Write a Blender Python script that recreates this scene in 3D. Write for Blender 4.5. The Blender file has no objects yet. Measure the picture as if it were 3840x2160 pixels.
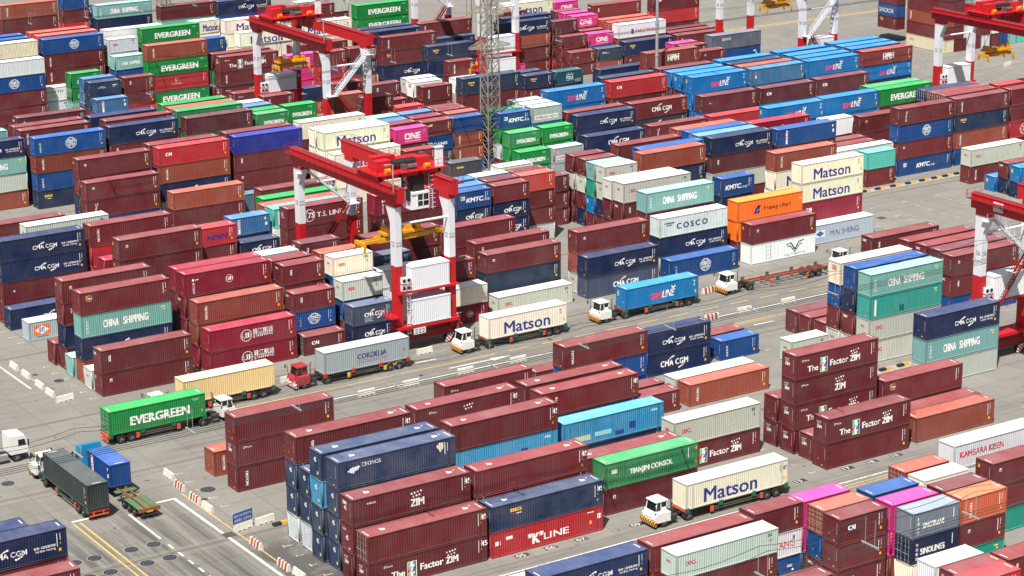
import bpy, bmesh, math, random
import numpy as np
from mathutils import Vector, Matrix
from math import radians, sin, cos, pi
random.seed(7)
SC = bpy.context.scene
COL = SC.collection

# ------------------------------------------------------------------ camera, sky, sun, exposure
CAM_H = 92.762; PITCH = 0.2885555; YAW = 0.5752914; ROLL = -0.0098485; FPX = 8650.77
_cy, _sy, _cp, _sp = cos(YAW), sin(YAW), cos(PITCH), sin(PITCH)
FW = Vector((_sy * _cp, _cy * _cp, -_sp)); _rt = Vector((_cy, -_sy, 0)); _up = _rt.cross(FW)
RT = cos(ROLL) * _rt + sin(ROLL) * _up; UP = -sin(ROLL) * _rt + cos(ROLL) * _up
cam = bpy.data.cameras.new('camera'); camo = bpy.data.objects.new('camera', cam); COL.objects.link(camo)
cam.sensor_width = 36.0; cam.lens = FPX / 3840 * 36.0; cam.clip_start = 1.0; cam.clip_end = 4000
camo.matrix_world = Matrix(((RT.x, UP.x, -FW.x, 0), (RT.y, UP.y, -FW.y, 0), (RT.z, UP.z, -FW.z, CAM_H), (0, 0, 0, 1)))
SC.camera = camo
SUN = Vector((-0.41, -0.36, 1.0)).normalized()
w = bpy.data.worlds.new('World'); SC.world = w; w.use_nodes = True
nt = w.node_tree; bg = nt.nodes['Background']; sky = nt.nodes.new('ShaderNodeTexSky')
sky.sky_type = 'NISHITA'; sky.sun_disc = False
sky.sun_elevation = math.asin(SUN.z); sky.sun_rotation = math.atan2(SUN.x, SUN.y)
sky.air_density = 1.2; sky.dust_density = 4.0
nt.links.new(sky.outputs[0], bg.inputs[0]); bg.inputs[1].default_value = 0.055
sl = bpy.data.lights.new('sun', 'SUN'); so = bpy.data.objects.new('sun', sl); COL.objects.link(so)
sl.energy = 4.9; sl.angle = radians(0.5); sl.color = (1.0, 0.955, 0.89)
so.rotation_euler = SUN.to_track_quat('Z', 'Y').to_euler(); so.location = (100, 200, 200)
SC.view_settings.view_transform = 'Standard'; SC.view_settings.look = 'None'
SC.view_settings.gamma = 1.0; SC.view_settings.exposure = 0.62; SC.view_settings.use_curve_mapping = False

def px(x, y, z):
    """where a world point lands in a 1024 x 576 picture"""
    d = Vector((x, y, z - CAM_H)); q = d.dot(FW)
    return (1920 + FPX * d.dot(RT) / q) / 3.75, (1080 - FPX * d.dot(UP) / q) / 3.75

def lin(c):
    """sRGB 0-255 triple -> linear"""
    o = []
    for v in c:
        v = v / 255.0
        o.append(v / 12.92 if v <= 0.04045 else ((v + 0.055) / 1.055) ** 2.4)
    return tuple(o)

# ------------------------------------------------------------------ materials
MATS = {}
def _nodes(name):
    m = bpy.data.materials.new(name); m.use_nodes = True
    t = m.node_tree; b = t.nodes['Principled BSDF']
    return m, t, b
def N(t, typ, **kw):
    n = t.nodes.new(typ)
    for k, v in kw.items():
        if k.startswith('i_'): n.inputs[k[2:].replace('_', ' ')].default_value = v
        else: setattr(n, k, v)
    return n
def mixc(t, fac, a, b, mode='MIX'):
    n = t.nodes.new('ShaderNodeMix'); n.data_type = 'RGBA'; n.blend_type = mode
    for s, v in ((0, fac), (6, a), (7, b)):
        if hasattr(v, 'links') or hasattr(v, 'is_linked'): t.links.new(v, n.inputs[s])
        else: n.inputs[s].default_value = v if s == 0 else (v[0], v[1], v[2], 1)
    return n.outputs[2]
def math_(t, op, a, b=None, c=None, clamp=False):
    n = t.nodes.new('ShaderNodeMath'); n.operation = op; n.use_clamp = clamp
    for i, v in enumerate((a, b, c)):
        if v is None: continue
        if hasattr(v, 'is_linked'): t.links.new(v, n.inputs[i])
        else: n.inputs[i].default_value = v
    return n.outputs[0]
def ramp(t, v, lo, hi):
    n = t.nodes.new('ShaderNodeMapRange'); n.clamp = True
    t.links.new(v, n.inputs[0]); n.inputs[1].default_value = lo; n.inputs[2].default_value = hi
    return n.outputs[0]
def noise(t, vec, scale, detail=3.0, rough=0.55):
    n = N(t, 'ShaderNodeTexNoise'); n.inputs['Scale'].default_value = scale
    n.inputs['Detail'].default_value = detail; n.inputs['Roughness'].default_value = rough
    if vec is not None: t.links.new(vec, n.inputs['Vector'])
    return n.outputs[0]
def scaled(t, vec, s):
    n = N(t, 'ShaderNodeMapping'); n.inputs['Scale'].default_value = s
    t.links.new(vec, n.inputs['Vector']); return n.outputs[0]
def flat(name, rgb, rough=0.6, metal=0.0, wear=0.12, srgb=True, rust=0.0):
    """plain painted or bare surface with a little grime"""
    if name in MATS: return MATS[name]
    m, t, b = _nodes(name); c = lin(rgb) if srgb else rgb
    geo = N(t, 'ShaderNodeNewGeometry'); p = geo.outputs['Position']
    n1 = noise(t, p, 1.3, 4); n2 = noise(t, p, 9.0, 2)
    f = ramp(t, n1, 0.35, 0.75)
    cc = mixc(t, math_(t, 'MULTIPLY', f, wear * 2), c, [v * 0.62 for v in c])
    if rust > 0:
        rf = math_(t, 'MULTIPLY', ramp(t, n2, 0.56, 0.68), rust)
        cc = mixc(t, rf, cc, lin((96, 54, 34)))
    t.links.new(cc, b.inputs['Base Color']); b.inputs['Roughness'].default_value = rough; b.inputs['Metallic'].default_value = metal
    MATS[name] = m; return m

def paint_material(name, source, frame=False):
    """weathered container paint; the colour is the container's own (object colour, or the mesh's 'col'), alpha is its age"""
    m, t, b = _nodes(name)
    if source == 'object':
        oi = N(t, 'ShaderNodeObjectInfo'); col = oi.outputs['Color']; age = oi.outputs['Alpha']
    else:
        at = N(t, 'ShaderNodeAttribute'); at.attribute_name = 'col'; col = at.outputs['Color']; age = at.outputs['Alpha']
    geo = N(t, 'ShaderNodeNewGeometry'); p = geo.outputs['Position']
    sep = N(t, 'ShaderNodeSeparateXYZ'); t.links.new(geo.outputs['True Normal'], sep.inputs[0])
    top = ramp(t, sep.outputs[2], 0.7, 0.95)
    big = noise(t, p, 0.35, 3); fine = noise(t, p, 5.0, 4, 0.65)
    streak = noise(t, scaled(t, p, (3.2, 3.2, 0.35)), 1.0, 4, 0.6)
    rows = noise(t, scaled(t, p, (2.4, 0.5, 0.5)), 1.0, 4, 0.7)
    # sun-faded paint: paler and greyer in large patches
    fade = math_(t, 'MULTIPLY', ramp(t, big, 0.35, 0.7), math_(t, 'MULTIPLY_ADD', age, 0.34, 0.07))
    c = mixc(t, fade, col, mixc(t, 0.5, col, (0.36, 0.34, 0.33)))
    # dirt that runs down the sides
    c = mixc(t, math_(t, 'MULTIPLY', ramp(t, streak, 0.5, 0.78), math_(t, 'MULTIPLY_ADD', age, 0.55, 0.12)), c, mixc(t, 0.62, c, (0.035, 0.028, 0.024)))
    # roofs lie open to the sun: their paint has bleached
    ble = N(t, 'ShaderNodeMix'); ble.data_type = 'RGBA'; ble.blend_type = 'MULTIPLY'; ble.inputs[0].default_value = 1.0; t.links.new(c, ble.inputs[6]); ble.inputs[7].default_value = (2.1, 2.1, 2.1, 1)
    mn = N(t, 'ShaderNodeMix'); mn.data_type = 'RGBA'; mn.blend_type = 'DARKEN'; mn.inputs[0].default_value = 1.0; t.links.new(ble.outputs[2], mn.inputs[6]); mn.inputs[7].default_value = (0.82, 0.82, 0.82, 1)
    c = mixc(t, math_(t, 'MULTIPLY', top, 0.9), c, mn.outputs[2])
    # dust settled on the roof, with wiped and dirty bands across it
    dust = math_(t, 'MULTIPLY', top, math_(t, 'MULTIPLY_ADD', ramp(t, rows, 0.3, 0.75), 0.14, 0.06))
    c = mixc(t, dust, c, (0.34, 0.32, 0.31))
    grime = math_(t, 'MULTIPLY', top, math_(t, 'MULTIPLY', ramp(t, fine, 0.62, 0.72), math_(t, 'MULTIPLY_ADD', age, 0.7, 0.08)))
    c = mixc(t, grime, c, (0.05, 0.04, 0.038))
    # rust
    thr = noise(t, p, 2.1, 5, 0.7)
    rust = math_(t, 'MULTIPLY', ramp(t, thr, 0.60, 0.70), math_(t, 'MULTIPLY', age, 0.85 if not frame else 1.0))
    c = mixc(t, rust, c, mixc(t, fine, (0.14, 0.055, 0.025), (0.06, 0.025, 0.016)))
    if frame: c = mixc(t, 0.25, c, (0.05, 0.035, 0.03))
    t.links.new(c, b.inputs['Base Color'])
    b.inputs['Roughness'].default_value = 0.55; b.inputs['Specular IOR Level'].default_value = 0.3
    return m
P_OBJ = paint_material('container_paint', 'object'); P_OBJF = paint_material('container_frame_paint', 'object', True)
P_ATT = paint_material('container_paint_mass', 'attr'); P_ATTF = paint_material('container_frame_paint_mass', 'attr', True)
def lettering_material():
    m, t, b = _nodes('lettering_paint')
    at = N(t, 'ShaderNodeAttribute'); at.attribute_name = 'col'
    geo = N(t, 'ShaderNodeNewGeometry')
    n = noise(t, geo.outputs['Position'], 4.0, 4)
    c = mixc(t, math_(t, 'MULTIPLY', ramp(t, n, 0.5, 0.8), 0.35), at.outputs['Color'], mixc(t, 0.5, at.outputs['Color'], (0.2, 0.17, 0.16)))
    t.links.new(c, b.inputs['Base Color']); b.inputs['Roughness'].default_value = 0.6
    return m
P_LET = lettering_material()

# ------------------------------------------------------------------ mesh helpers
class MB:
    """collects simple solids and links them as one mesh object"""
    def __init__(s): s.v = []; s.f = []; s.m = []
    def box(s, x0, x1, y0, y1, z0, z1, mi=0):
        b = len(s.v)
        s.v += [(x0, y0, z0), (x1, y0, z0), (x1, y1, z0), (x0, y1, z0), (x0, y0, z1), (x1, y0, z1), (x1, y1, z1), (x0, y1, z1)]
        s.f += [(b, b + 3, b + 2, b + 1), (b + 4, b + 5, b + 6, b + 7), (b, b + 1, b + 5, b + 4), (b + 1, b + 2, b + 6, b + 5), (b + 2, b + 3, b + 7, b + 6), (b + 3, b, b + 4, b + 7)]
        s.m += [mi] * 6; return s
    def prism(s, pts, axis, a0, a1, mi=0):
        """polygon of 2-D points pushed from a0 to a1 along axis: 'x' uses (y,z), 'y' uses (x,z), 'z' uses (x,y)"""
        def mk(p, a): return (a, p[0], p[1]) if axis == 'x' else ((p[0], a, p[1]) if axis == 'y' else (p[0], p[1], a))
        b = len(s.v); n = len(pts)
        s.v += [mk(p, a0) for p in pts] + [mk(p, a1) for p in pts]
        s.f += [tuple(range(b, b + n)), tuple(range(b + 2 * n - 1, b + n - 1, -1))]
        for i in range(n):
            j = (i + 1) % n; s.f.append((b + i, b + n + i, b + n + j, b + j))
        s.m += [mi] * (n + 2); return s
    def bar(s, p, q, r, mi=0, n=6, r2=None):
        p = Vector(p); q = Vector(q); d = (q - p)
        if d.length < 1e-6: return s
        d.normalize(); a = d.orthogonal().normalized(); c = d.cross(a); r2 = r if r2 is None else r2
        b = len(s.v)
        for i in range(n):
            t = 2 * pi * i / n; s.v.append(tuple(p + (a * cos(t) + c * sin(t)) * r))
        for i in range(n):
            t = 2 * pi * i / n; s.v.append(tuple(q + (a * cos(t) + c * sin(t)) * r2))
        for i in range(n):
            j = (i + 1) % n; s.f.append((b + i, b + j, b + n + j, b + n + i))
        s.f.append(tuple(range(b + n - 1, b - 1, -1))); s.f.append(tuple(range(b + n, b + 2 * n)))
        s.m += [mi] * (n + 2); return s
    def beam(s, p, q, wd, ht, mi=0):
        """square-section beam between two points, ht measured towards world up"""
        p = Vector(p); q = Vector(q); d = (q - p).normalized(); up = Vector((0, 0, 1))
        if abs(d.z) > 0.98: up = Vector((0, 1, 0))
        a = d.cross(up).normalized(); u = a.cross(d).normalized(); b = len(s.v)
        for e in (p, q):
            for i, j in ((-1, -1), (1, -1), (1, 1), (-1, 1)): s.v.append(tuple(e + a * (i * wd / 2) + u * (j * ht / 2)))
        s.f += [(b, b + 3, b + 2, b + 1), (b + 4, b + 5, b + 6, b + 7)] + [(b + i, b + (i + 1) % 4, b + 4 + (i + 1) % 4, b + 4 + i) for i in range(4)]
        s.m += [mi] * 6; return s
    def build(s, name, mats, parent=None, smooth=False, fix=True):
        me = bpy.data.meshes.new(name); me.from_pydata(s.v, [], s.f)
        if not isinstance(mats, (list, tuple)): mats = [mats]
        for mm in mats: me.materials.append(mm)
        me.polygons.foreach_set('material_index', s.m)
        if fix:
            bm = bmesh.new(); bm.from_mesh(me); bmesh.ops.recalc_face_normals(bm, faces=bm.faces); bm.to_mesh(me); bm.free()
        if smooth: me.polygons.foreach_set('use_smooth', [True] * len(me.polygons))
        o = bpy.data.objects.new(name, me); COL.objects.link(o)
        if parent is not None: o.parent = parent
        return o
def tag(o, label=None, cat=None, group=None, kind=None):
    if label: o['label'] = label
    if cat: o['category'] = cat
    if group: o['group'] = group
    if kind: o['kind'] = kind
    return o
def empty(name, loc, rz=0.0):
    o = bpy.data.objects.new(name, None); COL.objects.link(o); o.location = loc; o.rotation_euler = (0, 0, rz); o.empty_display_size = 0.5
    return o
def copy_tree(o, parent=None):
    c = o.copy(); COL.objects.link(c)
    if parent is not None: c.parent = parent
    for ch in list(o.children): copy_tree(ch, c)
    return c

# ------------------------------------------------------------------ containers
WD = 2.438; HH = 2.896
LEN = {20: 6.058, 40: 12.192, 45: 13.716}
PAN = 0.022          # side panels stand this far inside the frame
DEP = 0.042          # depth of the corrugations
PITCHC = 0.278
def corr_profile(x0, x1):
    """(x, depth) break points of the trapezoid corrugation from x0 to x1"""
    n = max(1, round((x1 - x0) / PITCHC)); p = (x1 - x0) / n; out = [(x0, 0.0)]
    for i in range(n):
        a = x0 + i * p
        out += [(a + p * 0.28, 0.0), (a + p * 0.50, DEP), (a + p * 0.78, DEP)]
        if i < n - 1: out.append((a + p, 0.0))
    out.append((x1, 0.0)); return out
def depth_at(prof, x):
    if x <= prof[0][0] or x >= prof[-1][0]: return 0.0
    lo, hi = 0, len(prof) - 1
    while hi - lo > 1:
        k = (lo + hi) // 2
        if prof[k][0] <= x: lo = k
        else: hi = k
    (a, da), (b, db) = prof[lo], prof[hi]
    return da if b - a < 1e-9 else da + (db - da) * (x - a) / (b - a)
PROF = {}
for _k, _l in LEN.items():
    PROF[_k] = corr_profile(0.16, _l - 0.16) if _k != 45 else corr_profile(0.16, _l - 0.16)
def container_parts(L, door):
    """vertices, faces, material index (0 paint, 1 frame) of a container whose front-left-bottom corner is the origin"""
    l = LEN[L]; mb = MB()
    p = 0.15; zb = 0.17; zt = HH - 0.10
    # corner posts, rails
    for x in (0, l - p):
        for y in (0, WD - p): mb.box(x, x + p, y, y + p, 0.12, HH - 0.12, 1)
    for y in (0.0, WD - 0.07): mb.box(p, l - p, y, y + 0.07, 0.055, zb, 1); mb.box(p, l - p, y, y + 0.07, zt, HH - 0.02, 1)
    for x in (0.0, l - 0.07): mb.box(x, x + 0.07, p, WD - p, 0.055, zb, 1); mb.box(x, x + 0.07, p, WD - p, zt - 0.04, HH - 0.02, 1)
    # corner castings, standing proud at top and bottom
    for x in (-0.004, l - 0.176):
        for y in (-0.004, WD - 0.176):
            mb.box(x, x + 0.18, y, y + 0.18, 0, 0.12, 1); mb.box(x, x + 0.18, y, y + 0.18, HH - 0.12, HH, 1)
    if L == 45:       # the load posts of a 45-footer stand at the 40-foot points
        for x in (0.76, l - 0.91):
            for y in (-0.003, WD - 0.147): mb.box(x, x + 0.15, y, y + 0.15, 0.0, HH - 0.005, 1)
    def strip(pts, z0, z1):
        b = len(mb.v)
        for q in pts: mb.v.append((q[0], q[1], z0)); mb.v.append((q[0], q[1], z1))
        for i in range(len(pts) - 1):
            a = b + 2 * i; mb.f.append((a, a + 2, a + 3, a + 1)); mb.m.append(0)
    pr = PROF[L]
    strip([(x, PAN + d) for x, d in pr], zb, zt)
    strip([(x, WD - PAN - d) for x, d in reversed(pr)], zb, zt)
    pe = corr_profile(0.15, WD - 0.15)
    if not door: strip([(PAN + d, y) for y, d in reversed(pe)], zb, zt)
    strip([(l - PAN - d, y) for y, d in pe], zb, zt)
    # roof, shallow ribs across
    n = max(1, round((l - 0.3) / 0.30)); q = (l - 0.3) / n; b = len(mb.v); pts = []
    for i in range(n):
        a = 0.15 + i * q
        pts += [(a, 0), (a + q * 0.3, 0), (a + q * 0.5, 0.022), (a + q * 0.8, 0.022)]
    pts.append((l - 0.15, 0))
    for x, d in pts: mb.v.append((x, 0.06, HH - 0.035 - d)); mb.v.append((x, WD - 0.06, HH - 0.035 - d))
    for i in range(len(pts) - 1):
        a = b + 2 * i; mb.f.append((a, a + 2, a + 3, a + 1)); mb.m.append(0)
    b = len(mb.v)
    for x0, x1 in ((0.05, 0.15), (l - 0.15, l - 0.05)):
        b = len(mb.v); mb.v += [(x0, 0.06, HH - 0.034), (x1, 0.06, HH - 0.034), (x1, WD - 0.06, HH - 0.034), (x0, WD - 0.06, HH - 0.034)]
        mb.f.append((b, b + 1, b + 2, b + 3)); mb.m.append(0)
    # floor
    b = len(mb.v); mb.v += [(0.05, 0.05, 0.10), (l - 0.05, 0.05, 0.10), (l - 0.05, WD - 0.05, 0.10), (0.05, WD - 0.05, 0.10)]
    mb.f.append((b + 3, b + 2, b + 1, b)); mb.m.append(1)
    return mb
CPARTS = {(L, d): container_parts(L, d) for L in LEN for d in (0, 1)}
CMESH = {}
for _k, _mb in CPARTS.items():
    me = bpy.data.meshes.new('container_shell_mesh'); me.from_pydata(_mb.v, [], _mb.f)
    me.materials.append(P_OBJ); me.materials.append(P_OBJF); me.polygons.foreach_set('material_index', _mb.m); CMESH[_k] = me
def door_leaf(s):
    """one door leaf in the left end (x = 0): horizontal corrugation, its own mesh"""
    mb = MB(); y0, y1 = (WD / 2 + 0.012, WD - 0.16) if s else (0.16, WD / 2 - 0.012)
    z0, z1 = 0.19, HH - 0.17; n = 5; h = (z1 - z0) / n
    pts = [(0.03, z0)]
    for i in range(n):
        a = z0 + i * h; pts += [(0.03, a + h * 0.22), (0.075, a + h * 0.32), (0.075, a + h * 0.88), (0.03, a + h * 0.98)]
    pts.append((0.03, z1))
    b = len(mb.v)
    for x, z in pts: mb.v.append((x, y0, z)); mb.v.append((x, y1, z))
    for i in range(len(pts) - 1):
        a = b + 2 * i; mb.f.append((a, a + 1, a + 3, a + 2)); mb.m.append(0)
    for y in (y0, y1 - 0.04): mb.box(0.012, 0.05, y, y + 0.04, z0, z1, 1)
    me = bpy.data.meshes.new('door_mesh'); me.from_pydata(mb.v, [], mb.f); me.materials.append(P_OBJ); me.materials.append(P_OBJF)
    me.polygons.foreach_set('material_index', mb.m)
    rods = MB(); w_ = y1 - y0
    for u in (0.27, 0.73):
        y = y0 + w_ * u; rods.bar((-0.012, y, 0.12), (-0.012, y, HH - 0.1), 0.021)
        for z in (0.3, 1.0, 1.9, 2.6): rods.box(-0.03, 0.02, y - 0.06, y + 0.06, z, z + 0.06)
        rods.box(-0.03, 0.0, y - 0.02, y + 0.36, 1.08, 1.13)
    rm = bpy.data.meshes.new('lock_rod_mesh'); rm.from_pydata(rods.v, [], rods.f); rm.materials.append(flat('galvanised', (168, 170, 170), 0.45, 0.3)); rm.polygons.foreach_set('material_index', rods.m)
    return me, rm
DOORS = [door_leaf(0), door_leaf(1)]

# ------------------------------------------------------------------ writing and emblems on container sides
# a decal is a list of polygons in (x along the side, z up) with a colour; it is cut at the corrugation's folds and laid into them
_txt_cache = {}
def text_polys(body, bold=0.0, space=1.0):
    key = (body, bold, space)
    if key in _txt_cache: return _txt_cache[key]
    c = bpy.data.curves.new('letters', 'FONT'); c.body = body; c.size = 1.0; c.resolution_u = 3; c.offset = bold; c.space_character = space
    o = bpy.data.objects.new('letters', c); COL.objects.link(o); bpy.context.view_layer.update()
    m = o.evaluated_get(bpy.context.evaluated_depsgraph_get()).to_mesh()
    v = [(a.co.x, a.co.y) for a in m.vertices]; f = [tuple(p.vertices) for p in m.polygons]
    bpy.data.objects.remove(o); bpy.data.curves.remove(c)
    xs = [a[0] for a in v]; ys = [a[1] for a in v]
    r = (v, f, min(xs), max(xs), min(ys), max(ys)); _txt_cache[key] = r; return r
class Decal:
    def __init__(s, L): s.L = L; s.l = LEN[L]; s.v = []; s.f = []; s.c = []; s.ly = []; s.n = 0
    def poly(s, pts, col):
        b = len(s.v); s.v += list(pts); s.f.append(tuple(range(b, b + len(pts)))); s.c.append(lin(col)); s.n += 1; s.ly.append(s.n); return s
    def rect(s, x0, x1, z0, z1, col): return s.poly([(x0, z0), (x1, z0), (x1, z1), (x0, z1)], col)
    def text(s, body, x, z, h, col, w=None, bold=0.0, shear=0.0, space=1.0, up=False):
        """lower-left corner at x, z; h the height of the letters; up=True turns the line to read downwards"""
        v, f, x0, x1, y0, y1 = text_polys(body, 0.0, space)
        k = h / max(y1 - y0, 1e-6); e = bold * k * 0.9; kx = (k if w is None else (w - 2 * e) / max(x1 - x0, 1e-6))
        for dx, dz in ((0.0, 0.0),) if bold < 0.005 else ((-e, -e * 0.5), (e, -e * 0.5), (-e, e * 0.5), (e, e * 0.5)):
            b = len(s.v); s.n += 1
            for a, c in v:
                u = (a - x0) * kx + shear * (c - y0) * k + dx + e; t = (c - y0) * k + dz
                s.v.append((x + t, z - u) if up else (x + u, z + t))
            for p in f: s.f.append(tuple(b + i for i in (reversed(p) if up else p))); s.c.append(lin(col)); s.ly.append(s.n)
        return s
    def arc(s, cx, cz, rx, rz, a0, a1, th0, th1, col, n=10):
        """tapering swoosh along an ellipse"""
        for i in range(n):
            t0 = a0 + (a1 - a0) * i / n; t1 = a0 + (a1 - a0) * (i + 1) / n
            w0 = th0 + (th1 - th0) * i / n; w1 = th0 + (th1 - th0) * (i + 1) / n
            q = []
            for t, w_, sg in ((t0, w0, -1), (t1, w1, -1), (t1, w1, 1), (t0, w0, 1)):
                q.append((cx + (rx + sg * w_ / 2) * cos(t), cz + (rz + sg * w_ / 2) * sin(t)))
            s.poly(q, col)
        return s
    def ring(s, cx, cz, r, th, col, n=20): return s.arc(cx, cz, r, r, 0, 2 * pi, th, th, col, n)
    def disc(s, cx, cz, r, col, n=12): return s.poly([(cx + r * cos(2 * pi * i / n), cz + r * sin(2 * pi * i / n)) for i in range(n)], col)
WH = (236, 236, 232); DK = (40, 44, 56); YE = (228, 170, 40); NAVY = (38, 44, 130); RED = (200, 38, 50)
def marks(d, col=WH, sticker=True):
    """serial columns and stickers most containers carry at the right end"""
    l = d.l
    for x, z0, z1 in ((l - 1.02, 1.25, 2.45), (l - 0.70, 1.75, 2.45)):
        z = z1
        while z > z0:
            d.rect(x, x + 0.07, z - 0.11, z, col); z -= 0.15
    d.rect(l - 0.72, l - 0.60, 1.35, 1.5, YE)
    if sticker: d.rect(l - 0.86, l - 0.58, 0.62, 0.92, YE)
    return d
def globe(d, cx, cz, r, col):
    d.ring(cx, cz, r, r * 0.10, col, 24)
    for k in (0.35, 0.72): d.arc(cx, cz, r * k, r, 0, 2 * pi, r * 0.07, r * 0.07, col, 20)
    d.rect(cx - r, cx + r, cz + r * 0.45, cz + r * 0.52, col); d.rect(cx - r, cx + r, cz - r * 0.52, cz - r * 0.45, col)
def stars(d, x, z, s, col=WH):
    for i in range(4): d.disc(x + i * s * 1.0, z + s + i * s * 0.12, s * 0.30, col, 6)
    for i in range(3): d.disc(x + s * 0.55 + i * s * 1.0, z + s * 0.05 + i * s * 0.12, s * 0.30, col, 6)
def ztile(d, x, z, w, h):
    cols = [(120, 185, 110), (226, 178, 66), (54, 110, 190), (210, 70, 52), (240, 236, 228), (52, 62, 140), (90, 180, 190), (150, 60, 120), (60, 140, 90)]
    d.rect(x - 0.05, x + w + 0.05, z - 0.05, z + h + 0.05, WH)
    for i in range(3):
        for j in range(4): d.rect(x + w * i / 3, x + w * (i + 1) / 3, z + h * j / 4, z + h * (j + 1) / 4, cols[(i * 4 + j * 3) % 9])
    d.text('Z', x + w * 0.18, z + h * 0.22, h * 0.55, WH, w=w * 0.66, bold=0.03)
def swooshes(d, x, z, w, h, col=WH):
    """two arcs above left and below right of a line of letters"""
    d.arc(x + w * 0.62, z + h * 0.15, w * 0.42, h * 1.55, pi * 0.93, pi * 0.60, 0.03, 0.20, col, 9)
    d.arc(x + w * 0.52, z + h * 0.75, w * 0.42, h * 1.45, -pi * 0.02, -pi * 0.40, 0.03, 0.20, col, 9)
def jj(d, cx, cz, r, col=WH):
    d.ring(cx, cz, r, r * 0.10, col, 24)
    for s_ in (-1, 1):
        for k in (-0.3, 0.0, 0.3): d.rect(cx + (s_ * 0.93 - 0.16) * r if s_ < 0 else cx + 0.55 * r, cx - 0.55 * r if s_ < 0 else cx + (0.93 + 0.02) * r, cz + (k - 0.04) * r, cz + (k + 0.05) * r, col)
    d.text('JJ', cx - r * 0.46, cz - r * 0.45, r * 0.95, col, w=r * 0.92, bold=0.02)
def vert(d, body, x, z, h, col, bold=0.02):
    """letters stacked down the side, each turned to read downwards"""
    return d.text(body, x, z, h, col, bold=bold, up=True)
def build_decal(key, L):
    d = Decal(L); l = d.l; m = l / 2
    light = False
    if key == 'p':
        marks(d); d.rect(1.0, 1.36, 1.75, 2.12, (226, 226, 214)); d.poly([(1.06, 1.80), (1.30, 1.80), (1.30, 2.05)], (48, 52, 50)); return d
    if key == 'p45':
        marks(d); d.rect(1.9, 2.26, 1.75, 2.15, (226, 226, 214)); d.poly([(1.96, 1.80), (2.2, 1.80), (2.2, 2.08)], (48, 70, 50)); d.text('45', l - 0.72, 1.75, 0.55, WH, bold=0.02); return d
    if key in ('cma', 'cma2', 'cmac', 'cma20', 'cmabox', 'cmar'):
        marks(d)
        if key == 'cma':
            d.text('CMA CGM', m - 1.45, 1.05, 0.52, WH, w=3.5, bold=0.025); swooshes(d, m - 1.5, 1.05, 3.6, 0.52)
            d.text('eco container', l - 3.35, 1.22, 0.34, WH, w=2.25, bold=0.012); d.text('bamboo flooring', l - 3.2, 0.82, 0.32, WH, w=2.05, bold=0.008)
        elif key in ('cma2', 'cmac', 'cmar'):
            d.text('CMA CGM', m - 1.7, 1.0, 0.75, WH, w=4.3, bold=0.035, space=1.1); swooshes(d, m - 1.6, 1.0, 4.1, 0.75)
        else:
            d.text('CMA CGM', 1.7, 1.1, 0.62, WH, w=3.0, bold=0.03); swooshes(d, 1.8, 1.1, 2.8, 0.6)
            if key == 'cmabox': d.rect(1.7, 3.0, 0.42, 0.46, WH); d.rect(1.7, 3.0, 0.86, 0.90, WH); d.text('ecocontainer', 1.75, 0.62, 0.16, WH, w=1.1); d.text('flooring', 1.75, 0.48, 0.1, WH, w=1.0)
        return d
    if key == 'jj':
        marks(d); jj(d, 5.1, 1.45, 0.75); d.text('锦江航运', 6.0, 1.45, 0.72, WH, w=2.9, bold=0.02); d.rect(6.0, 8.9, 1.36, 1.40, WH); d.text('JJ SHIPPING', 6.0, 0.95, 0.34, WH, w=2.8, bold=0.015); return d
    if key == 'jjs':
        marks(d); jj(d, m + 0.2, 1.45, 0.48); d.disc(1.2, 2.0, 0.16, WH); d.rect(1.5, 2.0, 1.95, 2.05, WH)
        for i, ch in enumerate('锦江航运'): d.text(ch, 1.1, 1.35 - i * 0.36, 0.32, WH, bold=0.01)
        return d
    if key in ('zf', 'zim', 'zim45', 'zimcom', 'zimdots'):
        marks(d, sticker=False); o = 0.8 if L == 45 else 0.0
        d.text('ZIM.com' if key != 'zim45' else 'mitzicom', 0.9 + o, 2.05, 0.22, WH, w=1.0, bold=0.01)
        if key == 'zf':
            d.text('The', 1.75 + o, 0.75, 0.66, WH, w=1.55, bold=0.03); ztile(d, 3.6 + o, 0.45, 1.0, 1.6); d.text('Factor', 5.05 + o, 0.90, 0.70, WH, w=2.7, bold=0.03)
            stars(d, 8.15 + o, 1.70, 0.34); d.text('ZIM', 8.0 + o, 0.85, 0.68, WH, w=1.5, bold=0.05)
        elif key in ('zim', 'zim45'):
            stars(d, 6.0 + o, 1.70, 0.36); d.text('ZIM', 5.85 + o, 0.70, 0.74, WH, w=1.6, bold=0.05)
        elif key == 'zimdots': stars(d, 6.4, 1.75, 0.36)
        if L == 45: d.text('45', l - 0.72, 1.75, 0.55, WH, bold=0.02)
        return d
    if key in ('triton', 'ues', 'tex', 'tex45', 'dd', 'Dtriton', 'tal', 'txt', 'texc'):
        marks(d)
        if key in ('triton', 'Dtriton'): vert(d, 'TRITON', 1.02, 2.35, 0.34, WH, 0.03)
        elif key == 'ues':
            for i, ch in enumerate('UES'): d.text(ch, 1.3 - i * 0.03, 1.85 - i * 0.62, 0.44, WH, bold=0.03, shear=0.2)
        elif key == 'tal':
            d.rect(1.0, 1.12, 1.55, 2.2, WH); d.rect(1.25, 1.8, 1.75, 1.95, WH)
        elif key == 'txt': d.rect(0.7, 1.3, 1.9, 2.05, WH)
        else: vert(d, 'tex', 1.0 if key != 'tex45' else 1.85, 2.2, 0.34, WH, 0.02)
        if key == 'tex45': d.text('45', l - 0.72, 1.75, 0.55, WH, bold=0.02)
        return d
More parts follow.
